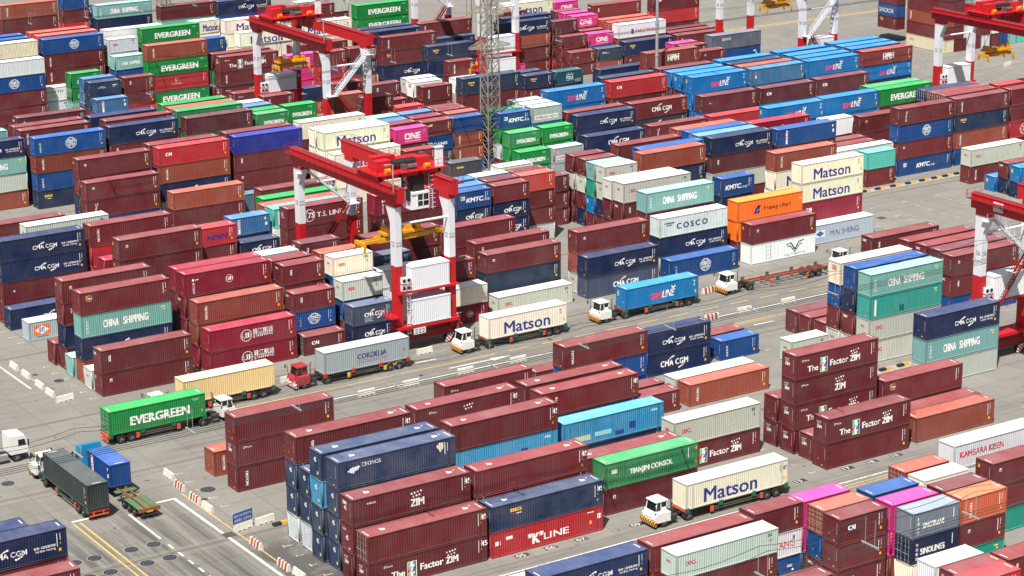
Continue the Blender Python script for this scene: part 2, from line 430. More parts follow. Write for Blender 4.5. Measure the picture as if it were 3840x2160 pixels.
    if key == 'ever':
        d.text('EVERGREEN', l * 0.215, 0.78 if L != 20 else 0.72, 1.02 if L != 20 else 0.74, WH, w=l * 0.62, bold=0.05)
        d.rect(l - 1.75, l - 0.75, 2.40, 2.47, (150, 205, 170)); d.rect(l - 1.5, l - 0.9, 2.22, 2.30, (150, 205, 170)); d.rect(l - 0.5, l - 0.4, 0.7, 1.0, YE); return d
    if key == 'mat' or key == 'matlow':
        d.text('Matson', 2.35, 0.42, 1.55, NAVY, w=7.2 if L != 20 else 3.4, bold=0.02) if key == 'mat' else d.text('Matson', 2.35, -0.1, 1.3, (40, 44, 70), w=6.0, bold=0.02)
        d.rect(l - 0.55, l - 0.30, 0.62, 1.0, (214, 170, 60))
        for z in (2.2, 1.95, 1.7): d.rect(l - 1.1, l - 0.8, z, z + 0.1, (70, 74, 84))
        if L == 45: d.text('45', l - 0.72, 1.75, 0.5, DK)
        return d
    if key in ('oocl', 'patch'):
        if key == 'oocl': d.text('OOCL', l * 0.085 if L != 20 else 0.9, 1.45, 0.46, RED, w=1.35 if L != 20 else 1.0, bold=0.04)
        for z in (2.35, 2.15): d.rect(l - 1.3, l - 0.75, z, z + 0.12, (88, 92, 92))
        d.rect(l - 1.0, l - 0.8, 1.5, 1.9, (110, 112, 108)); return d
    if key in ('cs', 'csv', 'cst', 'min'):
        if key == 'cs':
            d.text('CHINA', 2.9 if L != 20 else 1.3, 0.95, 0.95 if L != 20 else 0.7, WH, w=2.1 if L != 20 else 1.4, bold=0.035); d.text('SHIPPING', 5.6 if L != 20 else 3.0, 0.95, 0.95 if L != 20 else 0.7, WH, w=3.4 if L != 20 else 2.2, bold=0.035)
        if key == 'cst': d.text('UNIGAS', 1.4, 0.75, 0.7, (196, 226, 210), w=2.6, bold=0.03)
        if key == 'csv' and L != 20: d.rect(0.75, 1.1, 0.35, 2.4, WH); d.rect(5.0, 5.8, 0.35, 1.15, (22, 92, 88))
        if key == 'min':
            d.rect(0.7, 3.0, 0.75, 2.3, (228, 116, 44)); d.poly([(0.85, 1.52), (1.85, 0.86), (2.85, 1.52), (1.85, 2.18)], (226, 232, 238)); d.text('民', 1.45, 1.15, 0.75, NAVY, bold=0.02); d.text('MIN', 4.4, 0.9, 0.75, NAVY, w=2.0); d.rect(1.0, 2.7, 0.45, 0.6, (90, 110, 150))
        elif key != 'cst' and key != 'csv':
            for i, ch in enumerate('中海集运'): d.text(ch, 0.62, 1.85 - i * 0.42, 0.34, WH, bold=0.01)
        d.rect(l - 1.4, l - 0.8, 2.25, 2.38, (214, 226, 150)); d.rect(l - 1.1, l - 0.85, 1.9, 2.1, (214, 206, 120)); return d
    if key in ('cosco', 'coscov', 'cosv'):
        marks(d, (170, 200, 225))
        if key != 'cosv':
            cx = m + 0.1 if L != 20 else 2.95; r = 0.86 if L != 20 else 0.8
            globe(d, cx, 1.5, r, WH); d.rect(cx - r * 1.25, cx + r * 1.25, 1.12, 1.88, (24, 84, 152)); d.text('COSCO', cx - r * 1.18, 1.5, 0.36, WH, w=r * 2.36, bold=0.04); d.text('SHIPPING', cx - r * 1.08, 1.16, 0.25, WH, w=r * 2.15, bold=0.03)
        if key in ('coscov', 'cosv') or L == 20:
            for i, ch in enumerate('中远海运'): d.text(ch, 0.75, 1.75 - i * 0.40, 0.34, WH, bold=0.02)
        return d
    if key in ('sm', 'smv', 'smlogo'):
        if key == 'sm':
            d.text('SM', 4.1, 0.75, 0.85, (226, 62, 96), w=1.9, bold=0.05); d.text('LINE', 6.0, 0.78, 0.95, WH, w=2.0, bold=0.02, shear=0.22)
            d.poly([(7.6, 2.0), (7.95, 1.78), (8.25, 2.0), (8.3, 2.35), (7.95, 2.08), (7.62, 2.35)], WH); d.poly([(7.72, 2.2), (7.95, 2.0), (8.18, 2.2), (8.2, 2.3), (7.95, 2.12), (7.74, 2.3)], (26, 60, 120))
        elif key == 'smlogo': d.poly([(7.6, 2.0), (7.95, 1.78), (8.25, 2.0), (8.3, 2.35), (7.95, 2.08), (7.62, 2.35)], WH)
        else:
            for z, c in ((1.9, (226, 62, 96)), (1.2, WH)): d.rect(0.75, 1.0, z, z + 0.5, c)
        for z in (2.1, 1.6): d.rect(l - 0.75, l - 0.6, z, z + 0.3, WH)
        d.rect(l - 0.62, l - 0.3, 0.55, 1.0, (196, 170, 80)); return d
    if key in ('cai', 'caib', 'caiD'):
        marks(d); x = 1.1
        if key == 'caib': d.rect(1.0, 2.15, 1.35, 2.1, (34, 42, 86)); d.text('CAI', 1.1, 1.45, 0.5, WH, w=0.95, bold=0.05)
        else: d.text('CAI', x, 1.55, 0.5, WH, w=1.05, bold=0.05)
        return d
    if key in ('kmtc', 'kmtcr'):
        marks(d, sticker=False); x = 4.2 if L != 20 else 1.7
        if key == 'kmtcr': x = 0.6
        d.text('KMTC', x, 1.05, 0.72, WH, w=2.9, bold=0.05, shear=0.2); d.text('LINE', x + 2.9, 1.0, 0.34, WH, w=1.2, shear=0.2)
        if key == 'kmtc':
            x0 = 1.25 if L != 20 else 0.75; d.rect(x0, x0 + 0.75, 1.5, 2.15, WH); d.rect(x0 + 0.1, x0 + 0.65, 1.6, 2.05, (28, 78, 145)); d.text('D', x0 + 0.22, 1.65, 0.34, WH, bold=0.03)
        return d
    if key in ('seaco', 'seaco45'):
        marks(d); c = (222, 178, 60) if key != 'seaco45' else (226, 190, 70)
        d.text('seaco', 1.05 if L != 45 else 2.25, 1.85, 0.36, c, w=1.35, bold=0.04); d.rect(1.15 if L != 45 else 2.35, 1.5 if L != 45 else 2.9, 1.55, 1.66, (150, 60, 70)); d.rect(1.55 if L != 45 else 2.95, 2.2 if L != 45 else 3.6, 1.55, 1.64, WH)
        if L == 45: d.text('45', l - 0.72, 1.75, 0.5, WH, bold=0.02)
        return d
    if key == 'hmm' or key == 'hmm20':
        marks(d)
        if key == 'hmm': d.text('HMM', 4.8, 0.95, 0.95, WH, w=2.7, bold=0.06); d.poly([(4.75, 2.12), (7.6, 2.12), (7.6, 2.02), (6.4, 2.02), (6.2, 1.78), (6.0, 2.02), (4.75, 2.02)], WH)
        else: d.text('HMM', 1.5, 0.9, 0.75, NAVY if L == 20 else WH, w=3.0, bold=0.04, shear=0.35)
        return d
    if key in ('one', 'Done'):
        d.text('ONE', 1.55, 0.85, 1.15, (240, 214, 228), w=3.1, bold=0.07); d.rect(1.6, 4.6, 0.45, 0.55, (240, 214, 228)); d.rect(l - 0.9, l - 0.84, 1.6, 2.5, WH); d.rect(l - 0.6, l - 0.54, 1.8, 2.5, WH); return d
    if key == 'cronos':
        d.text('CRONOS', 2.75, 1.95, 0.42, (206, 214, 222), w=2.2, bold=0.01); d.ring(1.75, 1.75, 0.26, 0.13, (214, 220, 226), 14); d.disc(2.2, 1.85, 0.2, (214, 220, 226)); d.poly([(1.1, 1.7), (1.5, 2.0), (2.5, 2.15), (2.6, 1.95), (1.6, 1.5)], (214, 220, 226))
        d.poly([(l - 2.3, 2.2), (l - 1.9, 2.55), (l - 1.45, 2.5), (l - 1.4, 2.0), (l - 1.8, 1.5)], (214, 204, 186)); d.rect(l - 1.3, l - 1.24, 1.2, 2.5, WH); d.rect(l - 1.0, l - 0.95, 1.5, 2.4, WH); return d
    if key == 'kline':
        d.text('"K"', 4.35, 0.55, 1.15, WH, w=1.9, bold=0.05); d.text('LINE', 6.3, 0.72, 0.72, WH, w=3.1, bold=0.03); d.rect(0.4, 1.0, 1.35, 1.8, WH); d.rect(1.7, 2.5, 1.75, 2.1, WH)
        d.rect(l - 0.75, l - 0.25, 1.5, 2.05, WH); d.text('45', l - 0.68, 1.62, 0.3, DK); d.rect(l - 1.75, l - 1.4, 1.05, 1.45, YE); d.rect(l - 1.7, l - 1.35, 0.35, 0.6, (60, 80, 160)); d.rect(l - 2.0, l - 1.2, 2.35, 2.45, WH); return d
    if key == 'tianjin':
        d.text('TIANJIN CONSOL', 3.15, 1.0, 0.72, WH, w=5.7, bold=0.04); d.rect(0.75, 1.5, 1.65, 2.1, (214, 220, 214)); d.rect(l - 0.35, l - 0.15, 2.1, 2.45, YE); d.rect(l - 0.35, l - 0.15, 0.6, 0.95, YE); d.rect(l - 1.3, l - 1.24, 1.4, 2.5, WH); return d
    if key == 'caru': marks(d, sticker=False); d.text('Caru', 0.85, 1.95, 0.30, WH, w=0.8, bold=0.02); d.arc(1.2, 2.08, 0.55, 0.34, pi * 0.2, pi * 0.8, 0.03, 0.09, (226, 196, 60), 6); d.arc(1.2, 2.08, 0.55, 0.34, pi * 1.2, pi * 1.7, 0.03, 0.09, (226, 196, 60), 6); return d
    if key == 'hapag': d.poly([(3.0, 0.75), (3.45, 0.75), (3.75, 1.4), (4.15, 1.4), (4.3, 1.95), (3.75, 1.95), (3.4, 1.55)], (34, 42, 120)); d.poly([(3.55, 0.75), (4.0, 0.75), (4.15, 1.25), (3.8, 1.25)], (34, 42, 120)); d.text('Hapag-Lloyd', 5.0, 0.95, 0.75, (52, 40, 40), w=5.0, bold=0.015); d.rect(l - 0.6, l - 0.4, 1.8, 2.1, (220, 220, 200)); return d
    if key == 'full':
        d.poly([(6.55, 1.98), (7.6, 2.2), (8.3, 1.25), (9.0, 2.2), (10.05, 2.35), (10.05, 2.22), (9.1, 2.05), (8.45, 1.05), (8.15, 1.05), (7.5, 2.05), (6.6, 1.85)], (40, 42, 52)); d.poly([(6.9, 1.7), (7.45, 1.78), (8.3, 0.8), (9.15, 1.78), (9.7, 1.88), (9.7, 1.76), (9.2, 1.62), (8.3, 0.62), (7.4, 1.62), (6.95, 1.58)], (40, 42, 52))
        d.text('FULL THROTTLE', 6.3, 0.28, 0.30, (52, 54, 62), w=4.0)
        for i in range(4): d.rect(2.95, 3.65, 0.5 + i * 0.55, 0.54 + i * 0.55, (120, 124, 130))
        for x in (2.9, 3.7): d.rect(x, x + 0.05, 0.35, 2.55, (110, 114, 120))
        return d
    if key == 'cosco_w' or key == 'cosco2': return d
    if key == 'coscow': return d
    if key == 'minsheng':
        d.rect(0.55, 2.4, 1.05, 2.05, (214, 226, 240)); d.poly([(0.65, 1.55), (1.5, 1.12), (2.3, 1.55), (1.5, 1.98)], (70, 90, 150)); d.text('MIN SHENG', 3.5, 0.95, 0.82, (58, 72, 120), w=5.6, bold=0.01); return d
    if key == 'sinotrans':
        d.text('SINOTRANS', 1.25, 0.95, 0.62, WH, w=2.9, bold=0.035)
        for i, ch in enumerate('中国外运'): d.text(ch, 0.52, 1.95 - i * 0.52, 0.36, WH, bold=0.015)
        d.rect(l - 0.75, l - 0.70, 1.2, 2.4, WH); return d
    if key == 'Dsinolines':
        d.text('SINOLINES', 1.15, 0.95, 0.66, WH, w=3.2, bold=0.035)
        for i, ch in enumerate('外运集运'): d.text(ch, 0.52, 1.95 - i * 0.52, 0.36, WH, bold=0.015)
        d.rect(l - 0.75, l - 0.70, 1.2, 2.4, WH); return d
    if key == 'kambara':
        if L == 20: d.rect(0.55, 5.2, 0.55, 1.35, (226, 222, 222)); d.text('KAMBARA KISEN', 0.7, 0.68, 0.5, (150, 40, 52), w=4.3, bold=0.02); d.rect(0.5, 1.0, 1.75, 2.2, (214, 150, 160))
        else: d.text('KAMBARA KISEN', 0.9, 1.25, 0.72, (186, 44, 60), w=6.3, bold=0.02)
        return d
    if key == 'kambara2': d.text('KAMBARA', 2.6, 1.2, 0.8, (186, 44, 60), w=3.4, bold=0.03); return d
    if key == 'ng': d.text('YANG', 2.6, 1.1, 0.75, (196, 44, 60), w=2.6); d.rect(l - 1.1, l - 0.9, 1.9, 2.3, (90, 94, 100)); return d
    if key == 'yang': d.rect(3.2, 3.95, 0.75, 1.75, (34, 44, 96)); d.poly([(3.25, 0.8), (3.55, 1.3), (3.9, 0.8), (3.9, 1.7), (3.55, 1.2), (3.25, 1.7)], (214, 60, 70)); d.text('YANG MING', 4.3, 0.85, 0.8, (200, 48, 62), w=5.2, bold=0.01); return d
    if key == 'bison': marks(d); d.rect(1.0, 2.0, 1.95, 2.15, WH); d.rect(1.5, 2.05, 2.15, 2.35, (222, 190, 70)); return d
    if key == 'culines': d.text('CULINES', 2.1, 1.0, 0.55, WH, w=2.7, bold=0.03); d.ring(1.2, 1.35, 0.28, 0.12, WH, 12); d.ring(1.65, 1.35, 0.28, 0.12, WH, 12); return d
    if key == 'folk':
        c = (224, 236, 236)
        d.rect(2.35, 3.9, 1.92, 1.99, c)
        for i in range(6): d.rect(2.45 + i * 0.26, 2.55 + i * 0.26, 1.95, 2.15 + 0.18 * ((i * 2) % 3), c)
        d.text('FOLK', 2.35, 1.05, 0.66, c, w=1.6, bold=0.03); d.text('MARITIME', 2.35, 0.75, 0.16, c, w=1.6)
        for a in ((4.3, 5.55, 0.42, 0.46), (4.3, 5.55, 0.9, 0.94), (4.3, 4.34, 0.42, 0.94), (5.51, 5.55, 0.42, 0.94)): d.rect(*a, c)
        d.text('JEDDAH', 4.5, 0.56, 0.22, c, w=0.9); return d
    if key == 'bb': d.rect(l - 0.62, l - 0.5, 0.5, 2.5, (150, 50, 120)); return d
    if key in ('pil', 'pilv', 'Dpil'):
        x = 1.0 if L == 20 else 1.6
        d.rect(x, x + 0.42, 0.25, 2.55, WH); d.text('PIL', x + 0.07, 2.4, 0.28, (190, 40, 56), w=1.8, bold=0.04, up=True); d.rect(l - 0.75, l - 0.45, 1.1, 1.6, WH); d.rect(l - 0.8, l - 0.6, 2.0, 2.4, WH); return d
    if key == 'ts':
        marks(d); d.ring(3.5, 1.45, 0.88, 0.08, WH, 24)
        for k in (-0.5, 0.0, 0.5): d.rect(2.72, 3.1, 1.42 + k, 1.47 + k, WH)
        d.arc(3.5, 1.45, 0.45, 0.88, pi * 0.5, pi * 1.5, 0.06, 0.06, WH, 10); d.text('TS', 3.15, 1.1, 0.75, WH, w=1.1, bold=0.04, shear=0.25)
        d.text('T.S. LINES', 4.75, 1.05, 0.72, WH, w=4.6, bold=0.01); return d
    if key == 'full2': return d
    if key == 'dot': marks(d); d.disc(1.6, 1.6, 0.20, (60, 130, 200)); d.disc(1.6, 1.6, 0.09, WH, 8); return d
    if key == 'geseaco': d.rect(1.7, 2.4, 1.75, 2.1, (120, 60, 56)); d.text('GESEACO', 2.4, 1.72, 0.42, (206, 214, 220), w=2.2, bold=0.03); return d
    if key == 'dstar': d.text('double star', 1.5, 1.55, 0.3, WH, w=1.5, shear=0.3); d.poly([(1.6, 1.85), (2.7, 2.0), (2.4, 1.9)], WH); d.rect(4.4, 5.3, 1.95, 2.08, WH); d.rect(4.4, 4.9, 1.65, 1.78, WH); return d
    if key == 'sm20': d.text('BLPL', 1.0, 1.75, 0.34, WH, w=1.0, bold=0.03); d.rect(1.9, 2.6, 1.75, 1.82, WH); return d
    if key == 'hl': d.text('LLOYD', 1.6, 1.7, 0.5, (90, 96, 110), w=3.2, bold=0.02); d.text('FLAG', 2.2, 0.9, 0.4, (110, 114, 124), w=1.4); return d
    if key == 'laden': d.ring(5.6, 1.85, 0.26, 0.1, (232, 190, 190), 12); d.text('LADELAE', 4.6, 0.95, 0.3, (232, 190, 190), w=2.0, space=1.2); marks(d, sticker=False); return d
    if key == 'tex2': d.text('TENAX', 1.1, 1.75, 0.32, (228, 210, 60), w=1.4, bold=0.05); d.rect(l - 1.2, l - 1.1, 1.9, 2.1, (150, 156, 160)); return d
    if key == 'smalltxt': d.rect(l - 1.8, l - 1.1, 1.7, 1.95, WH); d.rect(l - 1.2, l - 0.95, 1.2, 1.5, WH); return d
    if key == 'gtx': d.rect(l - 1.8, l - 1.4, 1.7, 2.2, (150, 210, 190)); return d
    if key == 'cordelia': d.text('CORDELIA', 4.7, 1.2, 0.66, (44, 52, 122), w=4.2, bold=0.03); d.rect(4.7, 8.9, 0.98, 1.03, (200, 70, 70)); d.text('CONTAINER SHIPPING LINE', 4.7, 0.66, 0.2, (110, 116, 150), w=4.1); d.rect(l - 0.8, l - 0.65, 1.2, 1.5, (90, 92, 80)); return d
    if key == 'eg2': return build_decal('ever', L)
    if key == '45': marks(d, sticker=True); d.text('45', l - 0.72, 1.75, 0.55, WH, bold=0.02); return d
    if key == 'D45': marks(d, sticker=False); d.text('45', l - 0.72, 1.75, 0.55, WH, bold=0.02); return d
    if key in ('rust', 'cream'):
        d.text('mitsui', l - 1.7, 2.1, 0.3, WH, w=0.9, bold=0.02)
        for x0, x1, z0, z1, c in ((1.4, 3.6, 0.5, 1.1, (190, 205, 170)), (4.2, 6.5, 0.7, 1.2, (150, 205, 215)), (7.0, 8.2, 0.35, 0.8, (40, 60, 130)), (8.9, 9.8, 0.7, 1.5, (36, 60, 140))): d.rect(x0, x1, z0, z1, c)
        d.rect(l - 1.3, l - 1.05, 1.0, 1.35, (150, 110, 70)); return d
    if key == 'plain': return d
    if key == 'coscoW': return d
    marks(d)
    return d
def cosco_dark(d):
    d.text('COSCO', 3.0, 0.95, 0.82, (54, 62, 108), w=5.6, bold=0.05, space=1.5); d.rect(0.9, 2.6, 1.9, 2.1, (84, 90, 110)); d.rect(1.2, 2.2, 1.6, 1.75, (84, 90, 110))
    d.rect(d.l - 0.9, d.l - 0.6, 1.7, 1.95, (206, 190, 80)); return d
# writing on the left end, (u from the back edge to the front edge, z up)
def build_end(key):
    d = Decal(20); d.l = WD
    if key == 'e45': d.text('45', 0.95, 1.75, 0.5, WH, w=0.5, bold=0.03); d.rect(1.55, 1.85, 0.5, 0.85, (206, 196, 120)); d.rect(2.0, 2.04, 0.9, 2.3, (150, 170, 190))
    elif key == 'e6': d.text('6', 1.0, 1.4, 0.5, WH, bold=0.03); d.rect(0.4, 1.8, 2.35, 2.45, (170, 190, 210))
    elif key == 'end6': d.text('45', 0.95, 1.2, 0.5, WH, w=0.5, bold=0.03); d.text('tec', 0.3, 2.15, 0.22, WH, w=0.8); d.rect(1.5, 1.8, 0.3, 0.5, (226, 206, 196))
    elif key == 'zimend':
        stars(d, 0.55, 2.05, 0.2); d.text('ZIM', 0.55, 1.55, 0.34, WH, w=0.8, bold=0.05); d.rect(2.0, 2.04, 0.9, 2.4, (200, 170, 160))
    elif key == 'zimend45': d.text('ZIM', 0.5, 2.05, 0.34, WH, w=0.85, bold=0.05); d.text('45', 0.8, 1.5, 0.42, WH, w=0.5, bold=0.03); d.rect(2.0, 2.04, 0.9, 2.4, (200, 170, 160))
    elif key == 'tecend': d.text('tec', 0.3, 2.1, 0.34, WH, w=0.75, bold=0.03); d.rect(2.0, 2.04, 0.8, 2.3, (200, 170, 160))
    elif key == 'ooclend': d.text('OOCL', 0.8, 1.75, 0.26, RED, w=0.75, bold=0.03)
    elif key == 'endtxt':
        for z in (2.35, 2.1, 1.9): d.rect(0.8, 1.7, z, z + 0.1, (200, 120, 120))
    elif key == 'smend': d.rect(0.4, 0.75, 1.6, 2.3, (206, 190, 90)); d.rect(1.7, 1.85, 0.9, 1.1, (206, 190, 90))
    elif key == 'ts': d.ring(0.9, 1.9, 0.22, 0.08, WH, 12); d.text('TS LINES', 0.5, 1.35, 0.22, WH, w=1.0)
    elif key == 'std':
        z = 2.35
        while z > 1.1: d.rect(2.02, 2.07, z - 0.1, z, (216, 196, 190)); z -= 0.14
        d.rect(1.55, 1.75, 0.28, 0.46, (222, 160, 50)); d.rect(0.9, 1.05, 0.9, 1.0, (222, 160, 60))
    elif key == 'stdy':
        z = 2.35
        while z > 1.1: d.rect(2.02, 2.07, z - 0.1, z, (216, 196, 190)); z -= 0.14
        d.rect(0.35, 0.62, 1.9, 2.3, (226, 170, 60)); d.rect(0.9, 1.0, 1.1, 1.2, (226, 170, 60))
    elif key == 'stdw': d.rect(1.95, 1.99, 0.9, 2.2, (150, 154, 158))
    return d
def roof_polys(L, kind):
    """strips painted on the roof near both ends: list of (x0,x1,y0,y1,colour)"""
    l = LEN[L]; o = []
    if kind == 'std': o = [(0.30, 0.42, 0.55, 1.55, (226, 214, 210)), (l - 0.42, l - 0.30, 0.75, 1.75, (226, 214, 210))]
    if kind == '45':
        for x in (2.0, l - 2.1): o += [(x, x + 0.55, 1.0, 1.18, (240, 232, 228)), (x + 0.1, x + 0.6, 1.18, 1.36, (240, 232, 228)), (x + 0.05, x + 0.28, 1.36, 1.5, (240, 232, 228))]
        o += [(0.30, 0.42, 0.45, 1.75, (226, 214, 210)), (l - 0.42, l - 0.30, 0.45, 1.75, (226, 214, 210)), (l - 1.2, l - 1.05, 1.4, 1.55, (240, 232, 228))]
    return o
DECALS = {}
def lay(d, prof, to3):
    """cut a decal at every fold of prof and lay it into the corrugation; to3(x, depth, z) -> point"""
    if not d.v: return None
    bm = bmesh.new(); ly = bm.faces.layers.float.new('ly')
    vs = [bm.verts.new((x, 0, z)) for x, z in d.v]; ids = bm.faces.layers.int.new('ci'); cols = []
    for f, c, n_ in zip(d.f, d.c, d.ly):
        try: fc = bm.faces.new([vs[i] for i in f])
        except ValueError: continue
        if c not in cols: cols.append(c)
        fc[ids] = cols.index(c); fc[ly] = 0.0003 * min(n_, 90)
    xs = [v[0] for v in d.v]; lo, hi = min(xs), max(xs)
    if prof:
        for x, _d in prof:
            if lo < x < hi: bmesh.ops.bisect_plane(bm, geom=bm.verts[:] + bm.edges[:] + bm.faces[:], plane_co=(x, 0, 0), plane_no=(1, 0, 0), dist=1e-5)
    bm.verts.ensure_lookup_table(); V = []; F = []; C = []
    for f in bm.faces:
        b = len(V)
        for lp in f.loops:
            p = lp.vert.co; V.append(to3(p.x, (depth_at(prof, p.x) if prof else 0.0) - f[ly], p.z)); C.append(cols[f[ids]])
        F.append(tuple(range(b, b + len(f.loops))))
    bm.free(); return V, F, C
def decal_data(key, end, roof, L):
    k = (key, end, roof, L)
    if k in DECALS: return DECALS[k]
    V, F, C = [], [], []
    def add(r):
        if r is None: return
        b = len(V); V.extend(r[0]); F.extend(tuple(i + b for i in f) for f in r[1]); C.extend(r[2])
    if key:
        d = build_decal(key, L) if key != 'coscodark' else cosco_dark(Decal(L))
        add(lay(d, PROF[L], lambda x, dd, z: (x, PAN + dd - 0.008, z)))
    if end: add(lay(build_end(end), None, lambda u, dd, z: (-0.006 + dd, WD - u, z)))
    for x0, x1, y0, y1, c in roof_polys(L, roof):
        b = len(V); V.extend([(x0, y0, HH - 0.028), (x1, y0, HH - 0.028), (x1, y1, HH - 0.028), (x0, y1, HH - 0.028)]); F.append((b, b + 1, b + 2, b + 3)); C.extend([lin(c)] * 4)
    DECALS[k] = (V, F, C); return DECALS[k]
DMESH = {}
def decal_mesh(key, end, roof, L):
    k = (key, end, roof, L)
    if k in DMESH: return DMESH[k]
    V, F, C = decal_data(*k)
    if not V: DMESH[k] = None; return None
    me = bpy.data.meshes.new('lettering_mesh'); me.from_pydata(V, [], F); me.materials.append(P_LET)
    a = me.attributes.new('col', 'FLOAT_COLOR', 'POINT'); a.data.foreach_set('color', np.array([(c[0], c[1], c[2], 1.0) for c in C], dtype=np.float32).ravel())
    DMESH[k] = me; return me

# ------------------------------------------------------------------ what stands where
PAL = {  # paint colours and how weathered each is
 'm': ((98, 35, 40), .22), 'd': ((86, 38, 47), .2), 'b': ((138, 66, 52), .4), 'b2': ((116, 52, 40), .25), 'r': ((168, 40, 48), .15), 'r2': ((178, 72, 64), .4), 'j': ((122, 26, 46), .12),
 'm2': ((118, 48, 44), .2), 'n': ((18, 34, 70), .12), 'n2': ((20, 40, 78), .15), 'N': ((26, 44, 72), .2), 'N2': ((28, 48, 80), .55), 'N3': ((38, 56, 70), .2), 'B': ((6, 66, 126), .15), 'B2': ((18, 64, 118), .2), 'B3': ((46, 98, 146), .5), 'B4': ((28, 42, 128), .1),
 'L': ((6, 104, 166), .25), 'L2': ((56, 142, 184), .85), 'L4': ((70, 126, 172), .9), 'L5': ((40, 112, 152), .6), 'g': ((10, 124, 58), .12), 'g2': ((40, 124, 74), .5),
 'w': ((218, 222, 224), .15), 'w2': ((200, 206, 208), .45), 'W': ((236, 238, 240), .02), 'y': ((230, 224, 204), .4), 'y2': ((204, 200, 172), .6), 'G': ((182, 194, 190), .25), 'G2': ((184, 188, 178), .3),
 't': ((118, 168, 162), .3), 't2': ((86, 188, 174), .25), 'T': ((18, 134, 112), .2), 'T2': ((40, 152, 142), .3), 'T3': ((14, 72, 84), .05), 'p': ((200, 48, 120), .1), 'o': ((232, 114, 30), .15), 'o2': ((186, 88, 58), .3),
 'k': ((54, 60, 66), .15), 'k3': ((78, 90, 102), .9), 'S': ((112, 120, 138), .3), 'S2': ((154, 162, 168), .4), 'S3': ((60, 72, 94), .3), 'S4': ((166, 180, 190), .25), 'S5': ((66, 92, 112), .6), 'be': ((214, 190, 138), .15), 'dg': ((40, 52, 50), .08)}
CNAME = {'m': 'maroon', 'm2': 'brick-red', 'd': 'plum', 'b': 'rust-brown', 'b2': 'brown', 'r': 'red', 'r2': 'salmon-red', 'j': 'crimson', 'n': 'navy', 'n2': 'navy', 'N': 'slate-navy', 'N2': 'worn slate-blue', 'N3': 'dark slate', 'B': 'blue', 'B2': 'deep-blue', 'B3': 'pale-blue', 'B4': 'royal-blue',
 'L': 'light-blue', 'L2': 'peeling sky-blue', 'L4': 'rusty light-blue', 'L5': 'stained blue', 'g': 'green', 'g2': 'faded green', 'w': 'white', 'w2': 'off-white', 'W': 'white', 'y': 'cream', 'y2': 'yellowed cream', 'G': 'pale grey', 'G2': 'pale grey',
 't': 'pale teal', 't2': 'turquoise', 'T': 'deep-green', 'T2': 'teal', 'T3': 'dark teal', 'p': 'magenta', 'o': 'orange', 'o2': 'orange-brown', 'k': 'charcoal', 'k3': 'rusty charcoal', 'S': 'blue-grey', 'S2': 'steel-grey', 'S3': 'grey-navy', 'S4': 'pale blue-grey', 'S5': 'worn blue-grey', 'be': 'beige', 'dg': 'black-green'}
LOOK = {'p': 'small square badge', 'p45': 'square badge', 'cma': 'white swoosh lettering', 'cma2': 'big spaced swoosh lettering', 'cmac': 'big spaced swoosh lettering', 'cmar': 'swoosh lettering', 'cma20': 'swoosh lettering', 'cmabox': 'swoosh and boxed lettering', 'jj': 'round emblem beside Chinese characters', 'jjs': 'small round emblem',
 'zf': 'long slogan and coloured tile', 'zim': 'central stars over short lettering', 'zim45': 'central stars over short lettering', 'zimcom': 'small corner lettering', 'zimdots': 'seven stars', 'triton': 'white vertical letters', 'Dtriton': 'white vertical letters', 'ues': 'three slanted stacked letters', 'tex': 'short vertical letters', 'tex45': 'short vertical letters', 'tal': 'small white mark', 'texc': 'short vertical letters',
 'ever': 'broad white capitals', 'mat': 'huge blue lettering', 'oocl': 'small red lettering', 'cs': 'two tall white words', 'csv': 'white vertical strip', 'cst': 'pale low lettering', 'min': 'orange diamond badge', 'cosco': 'white globe emblem', 'coscov': 'globe and vertical characters', 'cosv': 'vertical Chinese characters', 'sm': 'pink-and-white lettering', 'smv': 'small vertical mark', 'smlogo': 'white bird mark',
 'cai': 'short white corner lettering', 'caib': 'lettering on blue patch', 'caiD': 'short white corner lettering', 'kmtc': 'slanted white lettering', 'kmtcr': 'slanted white lettering', 'seaco': 'yellow corner lettering', 'seaco45': 'yellow corner lettering', 'hmm': 'blocky white capitals', 'hmm20': 'slanted lettering', 'one': 'outlined pale capitals', 'Done': 'doors facing left', 'cronos': 'winged emblem and diamond sticker', 'kline': 'serif white lettering',
 'tianjin': 'white place-name lettering', 'caru': 'yellow-ringed small lettering', 'hapag': 'dark blue emblem and lettering', 'full': 'black winged emblem', 'coscodark': 'widely spaced dark capitals', 'minsheng': 'dark blue lettering', 'sinotrans': 'white lettering and vertical characters', 'Dsinolines': 'white lettering and vertical characters', 'kambara': 'red lettering', 'kambara2': 'red lettering', 'ng': 'thin red capitals', 'yang': 'red lettering and square emblem',
 'bison': 'small white corner mark', 'culines': 'white capitals', 'folk': 'white Arabic-style emblem', 'bb': 'purple vertical streak', 'pilv': 'white vertical strip', 'pil': 'white vertical strip', 'ts': 'globe and wide white lettering', 'dot': 'small blue dot', 'geseaco': 'faint white lettering', 'dstar': 'white star lettering', 'sm20': 'tiny white lettering', 'hl': 'faint dark lettering', 'laden': 'small pale emblem', 'tex2': 'small yellow lettering', 'smalltxt': 'small white marks', 'gtx': 'small pale mark',
 '45': 'white length number', 'D45': 'white length number', 'rust': 'patched peeling paint', 'cream': 'patched peeling paint', 'patch': 'white end patch', 'rusty': 'rust-streaked roof', 'cordelia': 'dark blue lettering'}
PLAIN = ('e45', 'e6', 'end6', 'zimend', 'tecend', 'ooclend', 'endtxt', 'smend', 'texend', 'std', 'end')
